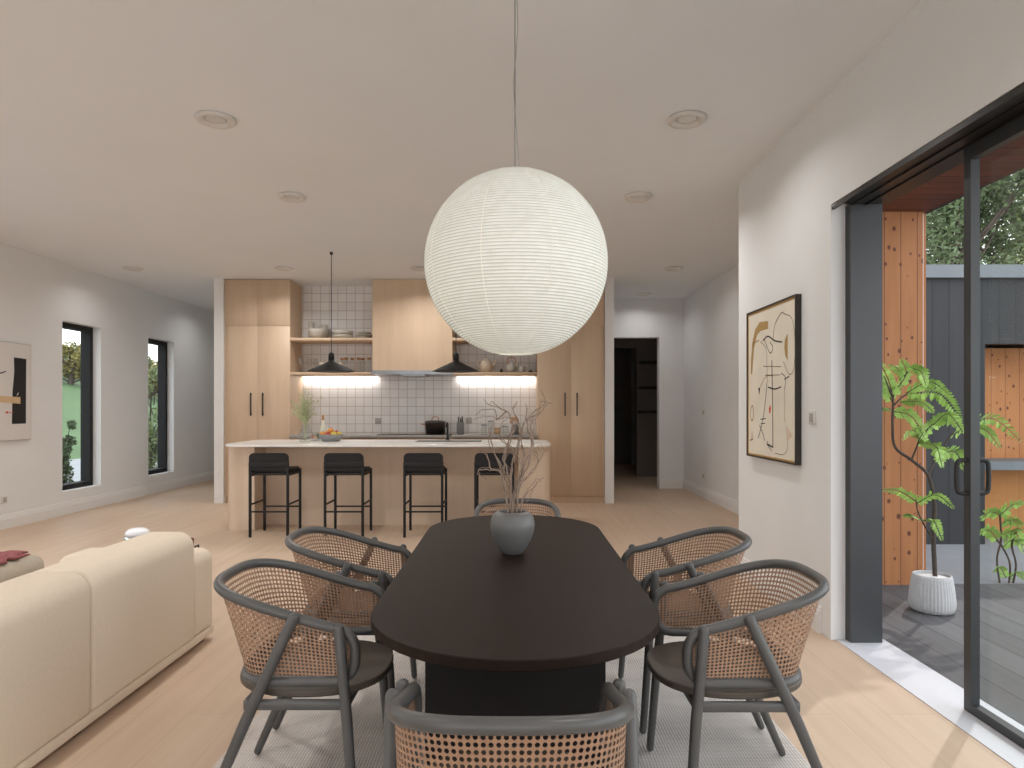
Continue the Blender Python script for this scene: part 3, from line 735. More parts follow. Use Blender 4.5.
RT = .0165
def uplan(xs, n, hw, xr, ex):
    """plan of a hoop: straight arm from xs to 0, then a squarish round back reaching xr; returns (x,y) from +hw side to -hw side"""
    out = [(xs+(0-xs)*k/10, hw) for k in range(10)]
    for k in range(n+1):
        t = k*PI/n; c, s = math.cos(t), math.sin(t)
        out.append((-(abs(s)**(2/ex))*(-xr), hw*math.copysign(abs(c)**(2/ex), c)))
    out += [(0+(xs-0)*k/10, -hw) for k in range(1, 11)]
    return out
def ztop(x): 
    t = min(1, max(0, (.2-x)/.45)); return .646+.122*(.75*t+.25*t*t*(3-2*t))
def make_chair(label):
    t = thing('dining_chair', (0,0,0), label, 'chair', 'cane backed dining chairs round the table')
    hw = .242
    T = [Vector((x,y,ztop(x))) for x, y in uplan(.17, 40, hw, -.25, 3.0)]
    B = [Vector((x,y*.985,.482)) for x, y in uplan(.17, 40, hw, -.15, 3.0)]
    def bend(s):    # front bend from the arm down to the seat hoop, on side s
        zt, zb, r = ztop(.17), .482, .072; pts = []
        for k in range(1, 9): a = k*PI/2/8; pts.append(Vector((.17+r*math.sin(a), s*hw, zt-r+r*math.cos(a))))
        for k in range(0, 8): a = k*PI/2/8; pts.append(Vector((.17+r*math.cos(a), s*hw*(1-.015*k/8), zb+r-r*math.sin(a))))
        return pts
    loop = T+bend(-1)+list(reversed(B))+list(reversed(bend(1)))
    # the reversed bend on the +y side climbs from the seat hoop back to the arm
    MB().tube(loop, RT, 12, closed=True).build('hoop', M['chair'], t)
    # cane: cells with real holes between the two hoops
    Tf = [Vector((x,y,ztop(x))) for x, y in uplan(.235, 60, hw, -.25, 3.0)]; Bf = [Vector((x,y*.985,.482)) for x, y in uplan(.235, 60, hw, -.15, 3.0)]
    def resample(pl, n):
        d = [0]
        for i in range(1, len(pl)): d.append(d[-1]+(pl[i]-pl[i-1]).length)
        out = []; j = 0
        for k in range(n+1):
            s = d[-1]*k/n
            while j < len(d)-2 and d[j+1] < s: j += 1
            u = 0 if d[j+1] == d[j] else (s-d[j])/(d[j+1]-d[j]); out.append(pl[j].lerp(pl[j+1], min(1,max(0,u))))
        return out
    NU, NV = 92, 17
    Tr, Br = resample(Tf, NU), resample(Bf, NU)
    def S(u, v):
        i = min(NU-1, int(u)); f = u-i; a = Br[i].lerp(Br[i+1], f); c = Tr[i].lerp(Tr[i+1], f)
        return a.lerp(c, v/NV)
    mb = MB()
    hole = [(.5+.355*math.cos(PI/8+k*PI/4), .5+.355*math.sin(PI/8+k*PI/4)) for k in range(8)]
    rim = [(1,1),(.5,1),(0,1),(0,.5),(0,0),(.5,0),(1,0),(1,.5)]     # corner/edge points matching the octagon's gaps
    for i in range(NU):
        for j in range(NV):
            c = S(i+.5, j+.5)
            zt = ztop(c.x)
            if c.x > .17:
                dx = c.x-.17
                if c.z > zt-.075 and dx*dx+(c.z-zt+.075)**2 > .075**2: continue
                if c.z < .557 and dx*dx+(c.z-.557)**2 > .075**2: continue
            vs = [S(i+x, j+y) for x, y in hole]+[S(i+x, j+y) for x, y in rim]
            # octagon vertex k sits at angle 22.5+45k; rim order starts at the (1,1) corner = 45 deg, between k=0 and k=1
            fs = []
            for k in range(8):
                fs.append((k, (k+1) % 8, 8+k))
                fs.append(((k+1) % 8, 8+(k+1) % 8, 8+k))
            mb.add(vs, fs, 0, False)
    bmesh.ops.remove_doubles(mb.b, verts=mb.b.verts[:], dist=1e-5)
    mb.build('cane_back', M['cane'], t)['label'] = 'woven natural cane panel'
    # seat
    pl = []
    for k in range(48):
        a = 2*PI*k/48; c, s = math.cos(a), math.sin(a)
        x = .05+(.262 if c > 0 else .245)*math.copysign(abs(c)**.82, c)
        y = .238*math.copysign(abs(s)**.8, s)*(1 if c > 0 else 1-.12*abs(c))
        pl.append((x, y))
    MB().prism(pl, .428, .452, bev=.006).build('seat', M['chair_seat'], t)
    for s in (-1, 1):
        MB().tube([(.197,s*.268,.655),(.222,s*.270,.38),(.25,s*.28,.0165)], [.017,.0175,.0145], 12).build('leg', M['chair'], t)
        MB().tube([(.055,s*.268,.69),(-.10,s*.255,.36),(-.25,s*.243,.0165)], [.017,.018,.0145], 12).build('leg', M['chair'], t)
        MB().rbox(-.105, .225, s*.25-.012, s*.25+.012, .398, .430, .008, 2).build('side_rail', M['chair'], t)
    MB().rbox(.195, .221, -.25, .25, .392, .427, .006, 2).build('front_rail', M['chair'], t)
    MB().rbox(-.11, -.085, -.25, .25, .392, .427, .006, 2).build('rear_rail', M['chair'], t)
    return t
CH = [(-.735, 2.335, 0, 'cane chair at the near left of the table, beside the cream sofa'),
      (-.735, 3.02, 0, 'cane chair at the far left of the table, in front of the bar stools'),
      (.79, 2.32, PI, 'cane chair at the near right of the table, closest to the sliding door'),
      (.79, 3.02, PI, 'cane chair at the far right of the table, partly behind the nearer right one'),
      (-.003, 1.452, PI/2, 'cane chair with its back to the viewer at the near end of the table'),
      (.03, 3.89, -PI/2, 'cane chair at the far end of the table, behind the grey vase')]
c0 = None
for (x, y, rz, lb) in CH:
    if c0 is None: c0 = make_chair(lb); c0.location = (x,y,.008); c0.rotation_euler = (0,0,rz)
    else: dup(c0, (x,y,.008), rz, lb)

rg = MB().prism(rrect(-1.12, 1.125, .9, 4.28, .02, 3), .0005, .008, bev=.002).build('rug', M['rug']); relocate(rg, (0, 2.6, 0)); tag(rg, 'pale grey flatweave rug under the dining table', 'rug')

# vase with dry twisted twigs
VY = 2.775
vs = MB().lathe([(.036,0),(.042,.003),(.060,.028),(.0785,.06),(.090,.095),(.0935,.122),(.089,.148),(.078,.167),(.065,.176),(.058,.178),(.053,.174),(.052,.165),(.058,.14),(.06,.08),(.03,.03),(.001,.028)], n=48).build('vase', M['ceramic_grey']); vs.location = (XP(512.5,VY), VY, TZ); tag(vs, 'round matt grey vase on the dining table', 'vase')
tw = thing('twig_arrangement', (XP(512.5,VY), VY, TZ+.05), 'dry curling willow twigs standing in the grey vase', 'dried branches')
TW = [([(509,540),(507,500),(500,470,.03),(492,445,.04),(491,428,.02)],2.4), ([(511,540),(512,498),(507,470),(503,458),(509,440),(513,425),(507,412,.04),(497,420,.08),(495,410,.1),(482,410,.1),(476,415,.1)],2.2),
      ([(513,540),(514,496),(523,470,-.05),(532,445,-.05),(527,425,-.05),(532,413,-.04),(542,407,-.03),(545,401,-.03),(541,391,-.02)],2.6), ([(516,540),(517,497),(520,475),(524,455),(521,438),(526,420),(537,413),(541,402)],2.0),
      ([(515,540),(519,490,.05),(530,474,.08),(538,462,.1),(536,452,.1),(526,452,.1)],1.6), ([(517,540),(523,500,-.05),(534,487,-.08),(538,482,-.1),(544,477,-.1)],1.4),
      ([(510,540),(503,478,-.06),(490,470,-.1),(480,470,-.12),(477,474,-.12)],1.6), ([(512,540),(510,478,.05),(514,455,.05),(506,444,.06),(500,438,.06),(501,425,.08),(508,418,.1)],1.6),
      ([(512,515),(511,470),(516,450),(521,434),(518,420),(513,410),(516,404),(517,401)],1.6), ([(523,470,-.05),(517,455,-.03),(511,450),(505,462),(510,470)],1.4), ([(530,474,.08),(543,455,.12),(541,445,.12),(532,451,.12)],1.0),
      ([(541,402,-.03),(552,403,-.02)],1.3), ([(526,420),(527,410),(526,404)],1.3), ([(532,445,-.05),(534,425,-.06),(533,418,-.06),(540,411,-.06)],1.5), ([(507,412,.04),(497,407,.06),(487,404,.07),(484,399,.07)],1.3),
      ([(491,470,-.1),(486,455,-.12),(479,449,-.12)],1.0), ([(477,474,-.12),(486,478,-.13),(487,480,-.13)],.9), ([(534,487,-.08),(530,496,-.09),(526,505,-.1)],1.0), ([(509,478,.05),(497,458,.06),(489,432,.05),(494,424,.05)],1.4)]
qt = random.Random(17)
for q_, r_ in TW[:9]+TW[12:16]:
    sh_ = qt.uniform(-7,7); dp = qt.uniform(-.09,.09); n_ = len(q_)
    TW = TW+[([(x+sh_*(i/n_)+qt.uniform(-3,3)*(i > 1), y+qt.uniform(-5,7)*(i > 1), dp*i/n_) for i, (x, y, *_) in enumerate(q_)], r_*.7)]
b = MB()
for q_, r_ in TW:
    pp = catmull(px3(q_, VY), 6)
    jr = random.Random(int(r_*100)+len(q_))
    pp = [p+Vector((jr.gauss(0,.0016), jr.gauss(0,.003), jr.gauss(0,.0016))) for p in pp]
    b.tube(pp, [.0036*r_/2*(1.15-.8*i/len(pp)) for i in range(len(pp))], 6)
rel(b.build('twigs', M['twig'], tw), tw)

# ------------------------------------------------------------------ lantern
LY = 2.67; LC = Vector((XP(516,LY), LY, ZP(264,LY))); LR = .366
ln = thing('paper_lantern', LC, 'large white round paper lantern hanging over the dining table', 'pendant lamp')
prof = []; NR = 84; NS = 3
a0 = math.asin(.07/LR); zt_, zb_ = math.cos(a0)*LR, -math.cos(a0)*LR
for k in range(NR*NS+1):
    t = -PI/2+a0+(PI-2*a0)*k/(NR*NS)
    rip = .003*abs(math.sin(PI*k/NS))
    prof.append(((LR-rip)*math.cos(t), (LR-rip)*1.005*math.sin(t)))
MB().shell(prof, n=96).build('lamp_shade', M['paper'], ln)
b = MB()
for k in range(9):
    th = -PI/2+math.radians(20)+k*2*PI/9
    b.tube([(LR*1.0*math.cos(t)*math.cos(th), LR*1.0*math.cos(t)*math.sin(th), LR*1.005*math.sin(t)) for t in [-PI/2+a0+(PI-2*a0)*i/40 for i in range(41)]], .0012, 5)
b.build('seam', M['paper_seam'], ln)
MB().tube([(.07*math.cos(a), .07*math.sin(a), zb_) for a in [2*PI*k/40 for k in range(40)]], .003, 6, closed=True).build('bottom_ring', M['paper_seam'], ln)
MB().lathe([(.001,zt_-.01),(.066,zt_-.008),(.068,zt_),(.03,zt_+.006),(.008,zt_+.012),(.001,zt_+.012)], n=32).build('top_cap', M['trim'], ln)
MB().ball((0,0,-.12), .07).build('bulb', M['bulb'], ln)
ztop_c = ZC-LC.z
MB().tube([(-.004,0,zt_), (-.004,0,ztop_c-.02)], .0022, 6).build('hanging_wire', M['steel'], ln)
MB().tube(catmull([(.008,0,zt_),(.012,0,zt_+.06),(.0,0,zt_+.2),(-.009,0,zt_+.36),(.001,0,zt_+.5),(.006,0,zt_+.62),(-.002,0,ztop_c-.03)], 8), .0016, 6).build('cord', M['switch_grey'], ln)
MB().lathe([(.001,ztop_c-.03),(.05,ztop_c-.028),(.055,ztop_c-.004),(.001,ztop_c-.003)], n=24).build('ceiling_rose', M['trim'], ln)

# black cone pendants over the island
def cone_pendant(x, label):
    t = thing('cone_pendant', (x, 7.86, 1.787), label, 'pendant lamp', 'black cone pendants over the island')
    MB().lathe([(.272,0),(.277,.001),(.276,.004),(.036,.118),(.034,.135)], n=48).build('lamp_shade', M['blackmetal'], t)
    MB().lathe([(.034,.13),(.034,.19),(.028,.212),(.012,.225),(.006,.226)], n=24).build('lamp_cap', M['blackmetal'], t)
    MB().tube([(0,0,.22),(0,0,ZC-1.787-.02)], .0045, 8).build('rod', M['blackmetal'], t)
    MB().lathe([(.018,ZC-1.787-.03),(.018,ZC-1.787-.003),(.001,ZC-1.787-.003)], n=16).build('ceiling_mount', M['blackmetal'], t)
    return t
cp = cone_pendant(XP(331.3,7.86), 'black cone pendant over the left half of the island')
dup(cp, (XP(456,7.86), 7.86, 1.787), 0, 'black cone pendant partly hidden behind the paper lantern')

# recessed ceiling lights
def downlight(x, y, label, first=[None]):
    if first[0] is None:
        t = thing('ceiling_downlight', (x,y,ZC), label, 'ceiling light', 'recessed ceiling lights')
        MB().lathe([(.120,-.001),(.124,-.010),(.114,-.022),(.092,-.024),(.080,-.016),(.072,-.010),(.066,-.004),(.066,-.001)], n=40).build('trim_ring', M['ring'], t)
        MB().lathe([(.066,-.004),(.052,-.010),(.048,-.012),(.001,-.012)], n=32).build('lens', M['downlight_lens'], t)
        first[0] = t
    else: t = dup(first[0], (x,y,ZC), 0, label)
DL = [(-1.89,4.24,'ceiling light above the sofa, larger of the two left of the lantern'), (1.116,4.24,'ceiling light right of the lantern, closest to the sliding door wall'),
      (-1.916,5.79,'ceiling light left of the lantern, between sofa and bar stools'), (1.10,5.79,'ceiling light beyond the lantern on the right, before the hall'),
      (-4.99,8.76,'ceiling light close to the left window wall'), (-3.0,8.76,'ceiling light in front of the left tall cabinet'), (-1.21,8.76,'ceiling light by the hood, half hidden by the lantern'),
      (2.13,8.76,'ceiling light in the hall, nearer of two'), (2.12,10.74,'ceiling light in the hall, by the dark opening'),
      (-5.0,11.6,'ceiling light at the far end of the window wall')]
for x, y, lb in DL: downlight(x, y, lb)
LAMP = 9.5
def lamp(x, y, e=1.0, spread=150):
    la = bpy.data.lights.new('downlight_or_fill', 'AREA'); la.shape = 'DISK'; la.size = .13; la.energy = LAMP*e; la.color = (1,.985,.965); la.spread = math.radians(spread)
    o = bpy.data.objects.new('downlight_or_fill', la); COL.objects.link(o); o.location = (x, y, ZC-.028)
for x, y, lb in DL: lamp(x, y, .28 if y > 8 and x > 1.5 else .35 if x < -4.9 else .55 if (x > 1 and y < 4.5) else 1.2)
for x, y in ((-4.6,1.0),(-4.6,4.2),(-1.9,1.0),(1.1,1.0),(-1.9,-1.6),(1.1,-1.6),(-4.6,-1.6),(-4.6,6.2)): lamp(x, y, 1.15 if x > -4 else .9)  # added fill lamps with no fixtures, brightening the near part of the room

# ------------------------------------------------------------------ sofa and lounge pieces
sf = thing('sofa', (-2.2, 2.7, 0), 'cream upholstered sofa seen from behind, low plinth base', 'sofa')
def soft(name, x0, x1, y0, y1, z0, z1, r, m=M['fabric'], seg=6):
    o = MB().rbox(x0, x1, y0, y1, z0, z1, r, seg).build(name, m, sf); return rel(o, sf)
def slab(name, x0, x1, y0, y1, z0, z1, r, rb=.02, bev=.016, m=M['fabric']):
    """cushion block run along y: cross-section rounded at its top corners, small bevel at the ends"""
    pr_ = []
    for (cx, cz, a0, rr) in ((x1-rb, z0+rb, -PI/2, rb), (x1-r, z1-r, 0, r), (x0+r, z1-r, PI/2, r), (x0+rb, z0+rb, PI, rb)):
        for k in range(9): a = a0+k*PI/16; pr_.append((cx+rr*math.cos(a), cz+rr*math.sin(a)))
    mb = MB().prism(pr_, y0, y1, bev=bev, smooth=True)
    for v in mb.b.verts: v.co = Vector((v.co.x, v.co.z, v.co.y))
    for f in mb.b.faces: f.smooth = len(f.verts) == 4
    return rel(mb.build(name, m, sf), sf)
for (y0, y1) in ((1.84,2.771),(2.779,3.673)):
    slab('back_cushion', -2.06, -1.75, y0, y1, .08, .672, .085)
    soft('seat_cushion', -2.50, -2.065, y0, y1, .08, .42, .05)
slab('armrest', -2.53, -1.758, 3.678, 3.925, .08, .535, .07, bev=.03)
slab('armrest', -2.53, -1.758, 1.58, 1.836, .08, .535, .07, bev=.03)
soft('base', -2.50, -1.757, 1.60, 3.925, .03, .0795, .012, M['fabric'], 3)
for x in (-2.45, -1.82):
    for y in (1.7, 2.75, 3.85): soft('foot', x-.025, x+.025, y-.025, y+.025, 0, .031, .006, M['black'], 2)
ot = MB().rbox(-3.95, -3.0, 3.62, 4.32, .03, .42, .08, 6).build('ottoman', M['fabric2']); relocate(ot, (-3.4, 4.0, 0)); tag(ot, 'oatmeal ottoman with a rose throw, past the sofa', 'ottoman')
th = MB()
for k, (dx, dy) in enumerate(((0,0),(.05,.06))):
    NX, NY = 14, 10; vv = []; q = random.Random(40+k)
    for i in range(NX+1):
        for j in range(NY+1):
            x = -3.80+dx+.76*i/NX*(1-.14*k); y = 3.93+dy+.24*j/NY
            vv.append((x+.02*math.sin(j*1.3), y+.015*math.sin(i), .425+k*.012+.006*math.sin(i*1.7+j*.6)+.006*math.sin(j*2.1)+q.uniform(0,.004)))
    th.add(vv, [(i*(NY+1)+j, (i+1)*(NY+1)+j, (i+1)*(NY+1)+j+1, i*(NY+1)+j+1) for i in range(NX) for j in range(NY)], 0, True)
tho = th.build('throw_blanket', M['throw']); sm = tho.modifiers.new('s', 'SOLIDIFY'); sm.thickness = .01; sm.offset = 1
relocate(tho, (-3.5, 4.1, .425)); tag(tho, 'folded dusty rose throw lying on the ottoman', 'blanket')
st_ = thing('side_table', (-2.53, 4.52, 0), 'thin black side table behind the sofa arm, mostly hidden', 'table')
MB().rbox(-.16, .16, -.27, .27, .375, .395, .006, 2).build('table_top', M['black'], st_)
for sx in (-.13,.13):
    for sy in (-.24,.24): MB().box(sx-.01, sx+.01, sy-.01, sy+.01, 0, .375).build('leg', M['blackmetal'], st_)
lm = thing('table_lamp', (XP(137.5,4.5), 4.5, .395), 'white dome table lamp with silver band peeking over the sofa back', 'lamp')
MB().lathe([(.001,0),(.055,0),(.06,.008),(.022,.016),(.02,.04),(.078,.048),(.084,.06),(.082,.085),(.074,.10),(.001,.10)], n=32).build('base', M['chrome'], lm)
MB().lathe([(.074,.101),(.078,.108),(.072,.126),(.05,.142),(.02,.149),(.001,.15)], n=32).build('lamp_shade', M['frost'], lm)
mg = thing('magazine_rack', (-2.06, 4.02, 0), 'brown leather and black metal rack peeking out between sofa back and arm', 'magazine rack')
MB().rbox(-.14, .135, -.012, .012, .26, .568, .006, 2).build('sling', M['brown_leather'], mg)
MB().tube([(.155,-.02,.52),(.155,-.02,.01),(-.15,-.02,.01),(-.15,-.02,.52)], .005, 8).tube([(.155,.02,.52),(.155,.02,.01),(-.15,.02,.01),(-.15,.02,.52)], .005, 8).tube([(.155,-.02,.52),(.155,.02,.52)], .005, 6).tube([(-.15,-.02,.52),(-.15,.02,.52)], .005, 6).tube([(.155,0,.5),(.13,0,.5)], .005, 6).build('frame', M['blackmetal'], mg)

# ------------------------------------------------------------------ pictures and switches
def stroke(b, pts, w, mi, tr, lift=.0012):
    pp = catmull(pts, 6) if len(pts) > 2 else [Vector(p) for p in pts]
    v = []; n = len(pp)
    for i in range(n):
        d = (pp[min(n-1,i+1)]-pp[max(0,i-1)]); d = d.normalized() if d.length else Vector((1,0,0)); nn = Vector((-d.y, d.x, 0))
        ww = w[i] if isinstance(w, list) else w
        v += [pp[i]+nn*ww/2, pp[i]-nn*ww/2]
    b.add([tr(p.x, p.y, lift) for p in v], [(2*i,2*i+1,2*i+3,2*i+2) for i in range(n-1)], mi)
def blob(b, poly, mi, tr, lift=.0012): b.add([tr(x,y,lift) for x,y in poly], [tuple(range(len(poly)))], mi)
Mline = plain('charcoal_line', (60,56,54), .8); Mgold = plain('ochre_paint', (172,140,88), .7); Mred = plain('red_paint', (206,72,54), .7); Mgrey = plain('umber_paint', (130,116,98), .8); Mpeach = plain('peach_paint', (216,190,168), .8)
def canv(name, c, var):
    return plain(name, c, .85, var=var, scale=3, bump=.05, bscale=200)
Mcan = canv('cream_canvas', (224,216,200), .07)
def T3(p): return [(a, c, 0) for a, c in p]
# picture on the right wall: local u runs from the far edge towards the viewer (0..1), v up (0..1)
ay0, ay1, az0, az1 = 5.163, 4.27, .985, 2.086
pr = thing('framed_painting', (XR, (ay0+ay1)/2, az0), 'black framed abstract line painting hanging on the right wall', 'painting')
Wd, Hd = ay0-ay1, az1-az0
def fr_box(b, u0, u1, v0, v1, d0, d1): b.box(-d1, -d0, Wd/2-u1, Wd/2-u0, v0, v1); return b
b = MB(); e = .012
for q_ in ((0,Wd,0,e),(0,Wd,Hd-e,Hd),(0,e,e,Hd-e),(Wd-e,Wd,e,Hd-e)): fr_box(b, *q_, .002, .040)
b.build('frame', M['artframe'], pr)
b = MB(); g = .012
for q_ in ((e,Wd-e,e,g+e),(e,Wd-e,Hd-e-g,Hd-e),(e,e+g,e+g,Hd-e-g),(Wd-e-g,Wd-e,e+g,Hd-e-g)): fr_box(b, *q_, .004, .034)
b.build('inner_edge', M['gold'], pr)['label'] = 'gold inner edge'
b = MB(); g2 = e+g; fr_box(b, g2, Wd-g2, g2, Hd-g2, .004, .030)
tr = lambda u, v, l: Vector((-.030-l, Wd/2-u*Wd, v*Hd))
S_ = lambda p, w, mi: stroke(b, T3(p), w, mi, tr)
blob(b, [(.08,.57),(.11,.57),(.15,.74),(.22,.83),(.30,.85),(.46,.85),(.46,.90),(.28,.91),(.18,.87),(.11,.78),(.08,.66)], 2, tr)
blob(b, [(.84,.62),(.80,.65),(.78,.70),(.79,.75),(.83,.78),(.84,.78)], 2, tr)
blob(b, [(.25,.47),(.29,.47),(.275,.42)], 1, tr)
blob(b, [(.48,.33),(.51,.36),(.52,.33),(.51,.30),(.49,.30)], 3, tr)
blob(b, [(.84,.22),(.93,.17),(.85,.14)], 5, tr); blob(b, [(.06,.10),(.14,.12),(.11,.18)], 5, tr)
S_([(.56,.76),(.60,.86),(.72,.92),(.78,.91)], .008, 4); S_([(.78,.91),(.92,.86),(.97,.7),(.94,.56),(.86,.54),(.76,.62)], .006, 4)
S_([(.35,.78),(.46,.80),(.6,.76),(.74,.74)], .010, 1); S_([(.38,.79),(.5,.69),(.56,.72),(.50,.76)], .007, 1); S_([(.12,.78),(.27,.79)], .008, 2)
S_([(.30,.78),(.42,.72),(.44,.60),(.45,.50)], .006, 4); S_([(.54,.64),(.555,.35),(.56,.08)], .012, 1); S_([(.36,.61),(.72,.59)], .005, 4); S_([(.40,.55),(.70,.54)], .005, 4)
S_([(.28,.47),(.42,.54),(.56,.54)], .006, 2); S_([(.46,.47),(.6,.455),(.72,.465)], .009, 1); S_([(.78,.51),(.87,.525)], .008, 1); S_([(.72,.55),(.80,.52),(.79,.45)], .006, 1)
S_([(.44,.50),(.40,.36),(.34,.24),(.25,.13)], .008, 1); S_([(.28,.22),(.36,.16),(.39,.12)], .008, 1); S_([(.30,.26),(.42,.265)], .006, 1); S_([(.31,.23),(.40,.235)], .006, 1)
S_([(.44,.10),(.56,.085)], .012, 1); S_([(.46,.12),(.44,.10),(.54,.06)], .006, 1); S_([(.78,.46),(.78,.34),(.78,.25)], .005, 4); S_([(.60,.05),(.76,.05),(.84,.10),(.82,.22)], .005, 4)
S_([(.09,.34),(.07,.30),(.09,.25),(.13,.26),(.14,.31),(.12,.35),(.09,.34)], .012, 2); S_([(.06,.11),(.13,.12)], .008, 1)
b.build('canvas', [Mcan, Mline, Mgold, Mred, Mgrey, Mpeach], pr)
# pale picture on the left wall
by0, by1, bz0, bz1 = 6.80, 7.84, .985, 2.10
pq = thing('wall_picture', (XL, (by0+by1)/2, bz0), 'pale picture with a tall black block on the left wall', 'painting')
b = MB().box(.002, .03, by0-(by0+by1)/2, by1-(by0+by1)/2, 0, bz1-bz0)
Mfr = plain('silver_picture_edge', (176,170,166), .5)
Mwc = canv('off_white_canvas', (216,211,207), .02); Mblk = plain('black_paint', (30,28,29), .8); Mtan = plain('tan_paint', (206,176,136), .8)
b.build('frame', Mfr, pq)
Wq, Hq = by1-by0, bz1-bz0
b = MB().box(.03, .033, -Wq/2+.008, Wq/2-.008, .008, Hq-.008)
tr = lambda u, v, l: Vector((.033+l, -Wq/2+u*Wq, v*Hq))
blob(b, [(.705,.17),(.915,.17),(.92,.845),(.735,.85),(.74,.70),(.715,.5)], 1, tr)
blob(b, [(.42,.395),(.83,.375),(.83,.445),(.42,.455)], 2, tr, .002)
stroke(b, T3([(.62,.288),(.73,.285)]), .006, 3, tr, .0022); blob(b, [(.60,.288),(.65,.302),(.65,.274)], 3, tr)
stroke(b, T3([(.36,.62),(.48,.66),(.62,.70)]), .012, 1, tr); stroke(b, T3([(.2,.8),(.3,.6),(.24,.4)]), .01, 1, tr); stroke(b, T3([(.775,.46),(.80,.49),(.79,.465)]), .006, 0, tr, .0022)
b.build('canvas', [Mwc, Mblk, Mtan, Mred], pq)

def plate(loc, axis, label, w=.085, h=.085, cat='switch', group=None, pm=None):
    t = thing('wall_switch' if cat == 'switch' else 'wall_socket', loc, label, cat, group)
    if axis == 'y-':
        a = MB().rbox(-w/2, w/2, -.010, -.0005, -h/2, h/2, .003, 2); i_ = MB().rbox(-w*.3, w*.3, -.013, -.009, -h*.32, h*.32, .002, 2)
    else:
        s = -1 if axis == 'x-' else 1
        x0, x1 = sorted((s*.0005, s*.010)); a = MB().rbox(x0, x1, -w/2, w/2, -h/2, h/2, .003, 2)
        x0, x1 = sorted((s*.009, s*.013)); i_ = MB().rbox(x0, x1, -w*.3, w*.3, -h*.32, h*.32, .002, 2)
    a.build('plate', pm or M['switch'], t); i_.build('rocker' if cat == 'switch' else 'insert', M['switch_grey'], t)
plate((XR, 4.11, ZP(417.5,4.11)), 'x-', 'square light switch right of the framed painting')
plate((XH, 10.06, ZP(412.4,10.06)), 'x-', 'small switch plate on the hall wall, above the socket')
plate((XH, 10.06, ZP(476,10.06)), 'x-', 'small socket low on the hall wall', cat='socket')
plate((XL, 7.46, .325), 'x+', 'small socket low on the left wall under the pale picture', cat='socket')
plate((XP(469,YK), YK, ZP(420.5,YK)), 'y-', 'grey socket on the tiles beside the knife block', .09, .09, 'socket', None, M['switch_grey'])
plate((XP(378,YK), YK, ZP(421,YK)), 'y-', 'grey socket on the tiles, left end of the cooktop', .09, .09, 'socket', None, M['switch_grey'])

# ------------------------------------------------------------------ kitchen things
def put(o, x, y, z, label, cat, group=None):
    o.location = (x, y, z); return tag(o, label, cat, group)
Y1 = 9.74; ZU = 2.361; ZL = 1.871; ZCn = .97
def bowl_mesh(r, h, base=.5, th=.006):
    return [(r*base,0),(r*base,.004),(r*.8,h*.35),(r*.96,h*.75),(r,h),(r-th,h),(r*.9-th,h*.7),(r*.7-th,h*.35),(.001,th)]
put(MB().lathe([(.05,0),(.07,.004),(.11,.05),(.125,.10),(.13,.14),(.124,.14),(.115,.1),(.09,.04),(.001,.012)], n=40).build('serving_bowl', M['stoneware']), XP(317.5,9.68), 9.68, ZU, 'deep grey bowl on the upper left shelf, in front of two tumblers', 'bowl')
put(MB().lathe([(.04,0),(.045,.1),(.048,.268),(.043,.268),(.040,.1),(.001,.01)], n=24).build('tumbler', M['stoneware']), XP(311.5,9.9), 9.89, ZU, 'tall grey tumbler at the left behind the deep bowl', 'tumbler', 'tumblers on the upper shelf')
put(MB().lathe([(.055,0),(.06,.1),(.064,.235),(.058,.235),(.054,.1),(.001,.01)], n=24).build('tumbler', M['stoneware']), XP(324,9.9), 9.9, ZU, 'wider grey tumbler at the right behind the deep bowl', 'tumbler', 'tumblers on the upper shelf')
put(MB().lathe([(.09,0),(.11,.004),(.14,.03),(.15,.062),(.144,.062),(.13,.03),(.001,.01)], n=40).build('stacked_bowl', M['stoneware']), XP(343,Y1), Y1, ZU, 'lower wide grey bowl of the two stacked mid shelf', 'bowl', 'stacked bowls on the upper left shelf')
put(MB().lathe([(.10,0),(.135,.004),(.148,.03),(.15,.062),(.144,.062),(.138,.03),(.001,.01)], n=40).build('stacked_bowl', M['stoneware']), XP(343,Y1), Y1, ZU+.063, 'upper wide grey bowl of the two stacked mid shelf', 'bowl', 'stacked bowls on the upper left shelf')
for k, (r, wd) in enumerate(((.12,'bottom'),(.125,'middle'),(.105,'top'))):
    put(MB().lathe(bowl_mesh(r, .034, .6, .005), n=36).build('shallow_dish', M['stoneware']), XP(364,Y1)+.008*(k%2), Y1, ZU+k*.0345, '%s shallow dish in the stack against the hood' % wd, 'dish', 'shallow dishes stacked beside the hood')
# wine glasses
def wine():
    return MB().lathe([(.034,0),(.034,.003),(.006,.008),(.004,.03),(.004,.085),(.012,.095),(.034,.12),(.041,.15),(.038,.19),(.033,.215)], n=24)
g0 = wine().build('wine_glass', M['glass_ware'])
put(g0, XP(300.5,9.62), 9.62, ZL, 'clear wine glass nearest the tall cabinet on the lower left shelf', 'wine glass', 'wine glasses on the lower left shelf')
for (px, yy, lb) in ((309, 9.85, 'clear wine glass second from the tall cabinet, lower left shelf'), (315.5, 9.78, 'clear wine glass third from the tall cabinet, left of the brown mugs')):
    c = g0.copy(); COL.objects.link(c); c.location = (XP(px,yy), yy, ZL); c['label'] = lb
m0 = MB().lathe([(.035,0),(.04,.005),(.045,.06),(.05,.15),(.046,.15),(.04,.06),(.001,.01)], n=28).tube(catmull([(.045,0,.12),(.075,0,.115),(.078,0,.07),(.045,0,.045)],6), .007, 8).build('mug', M['beige_ceramic'])
put(m0, XP(322.5,Y1), Y1, ZL, 'brown mug left of the black cone pendant, lower left shelf', 'mug', 'brown mugs on the lower left shelf')
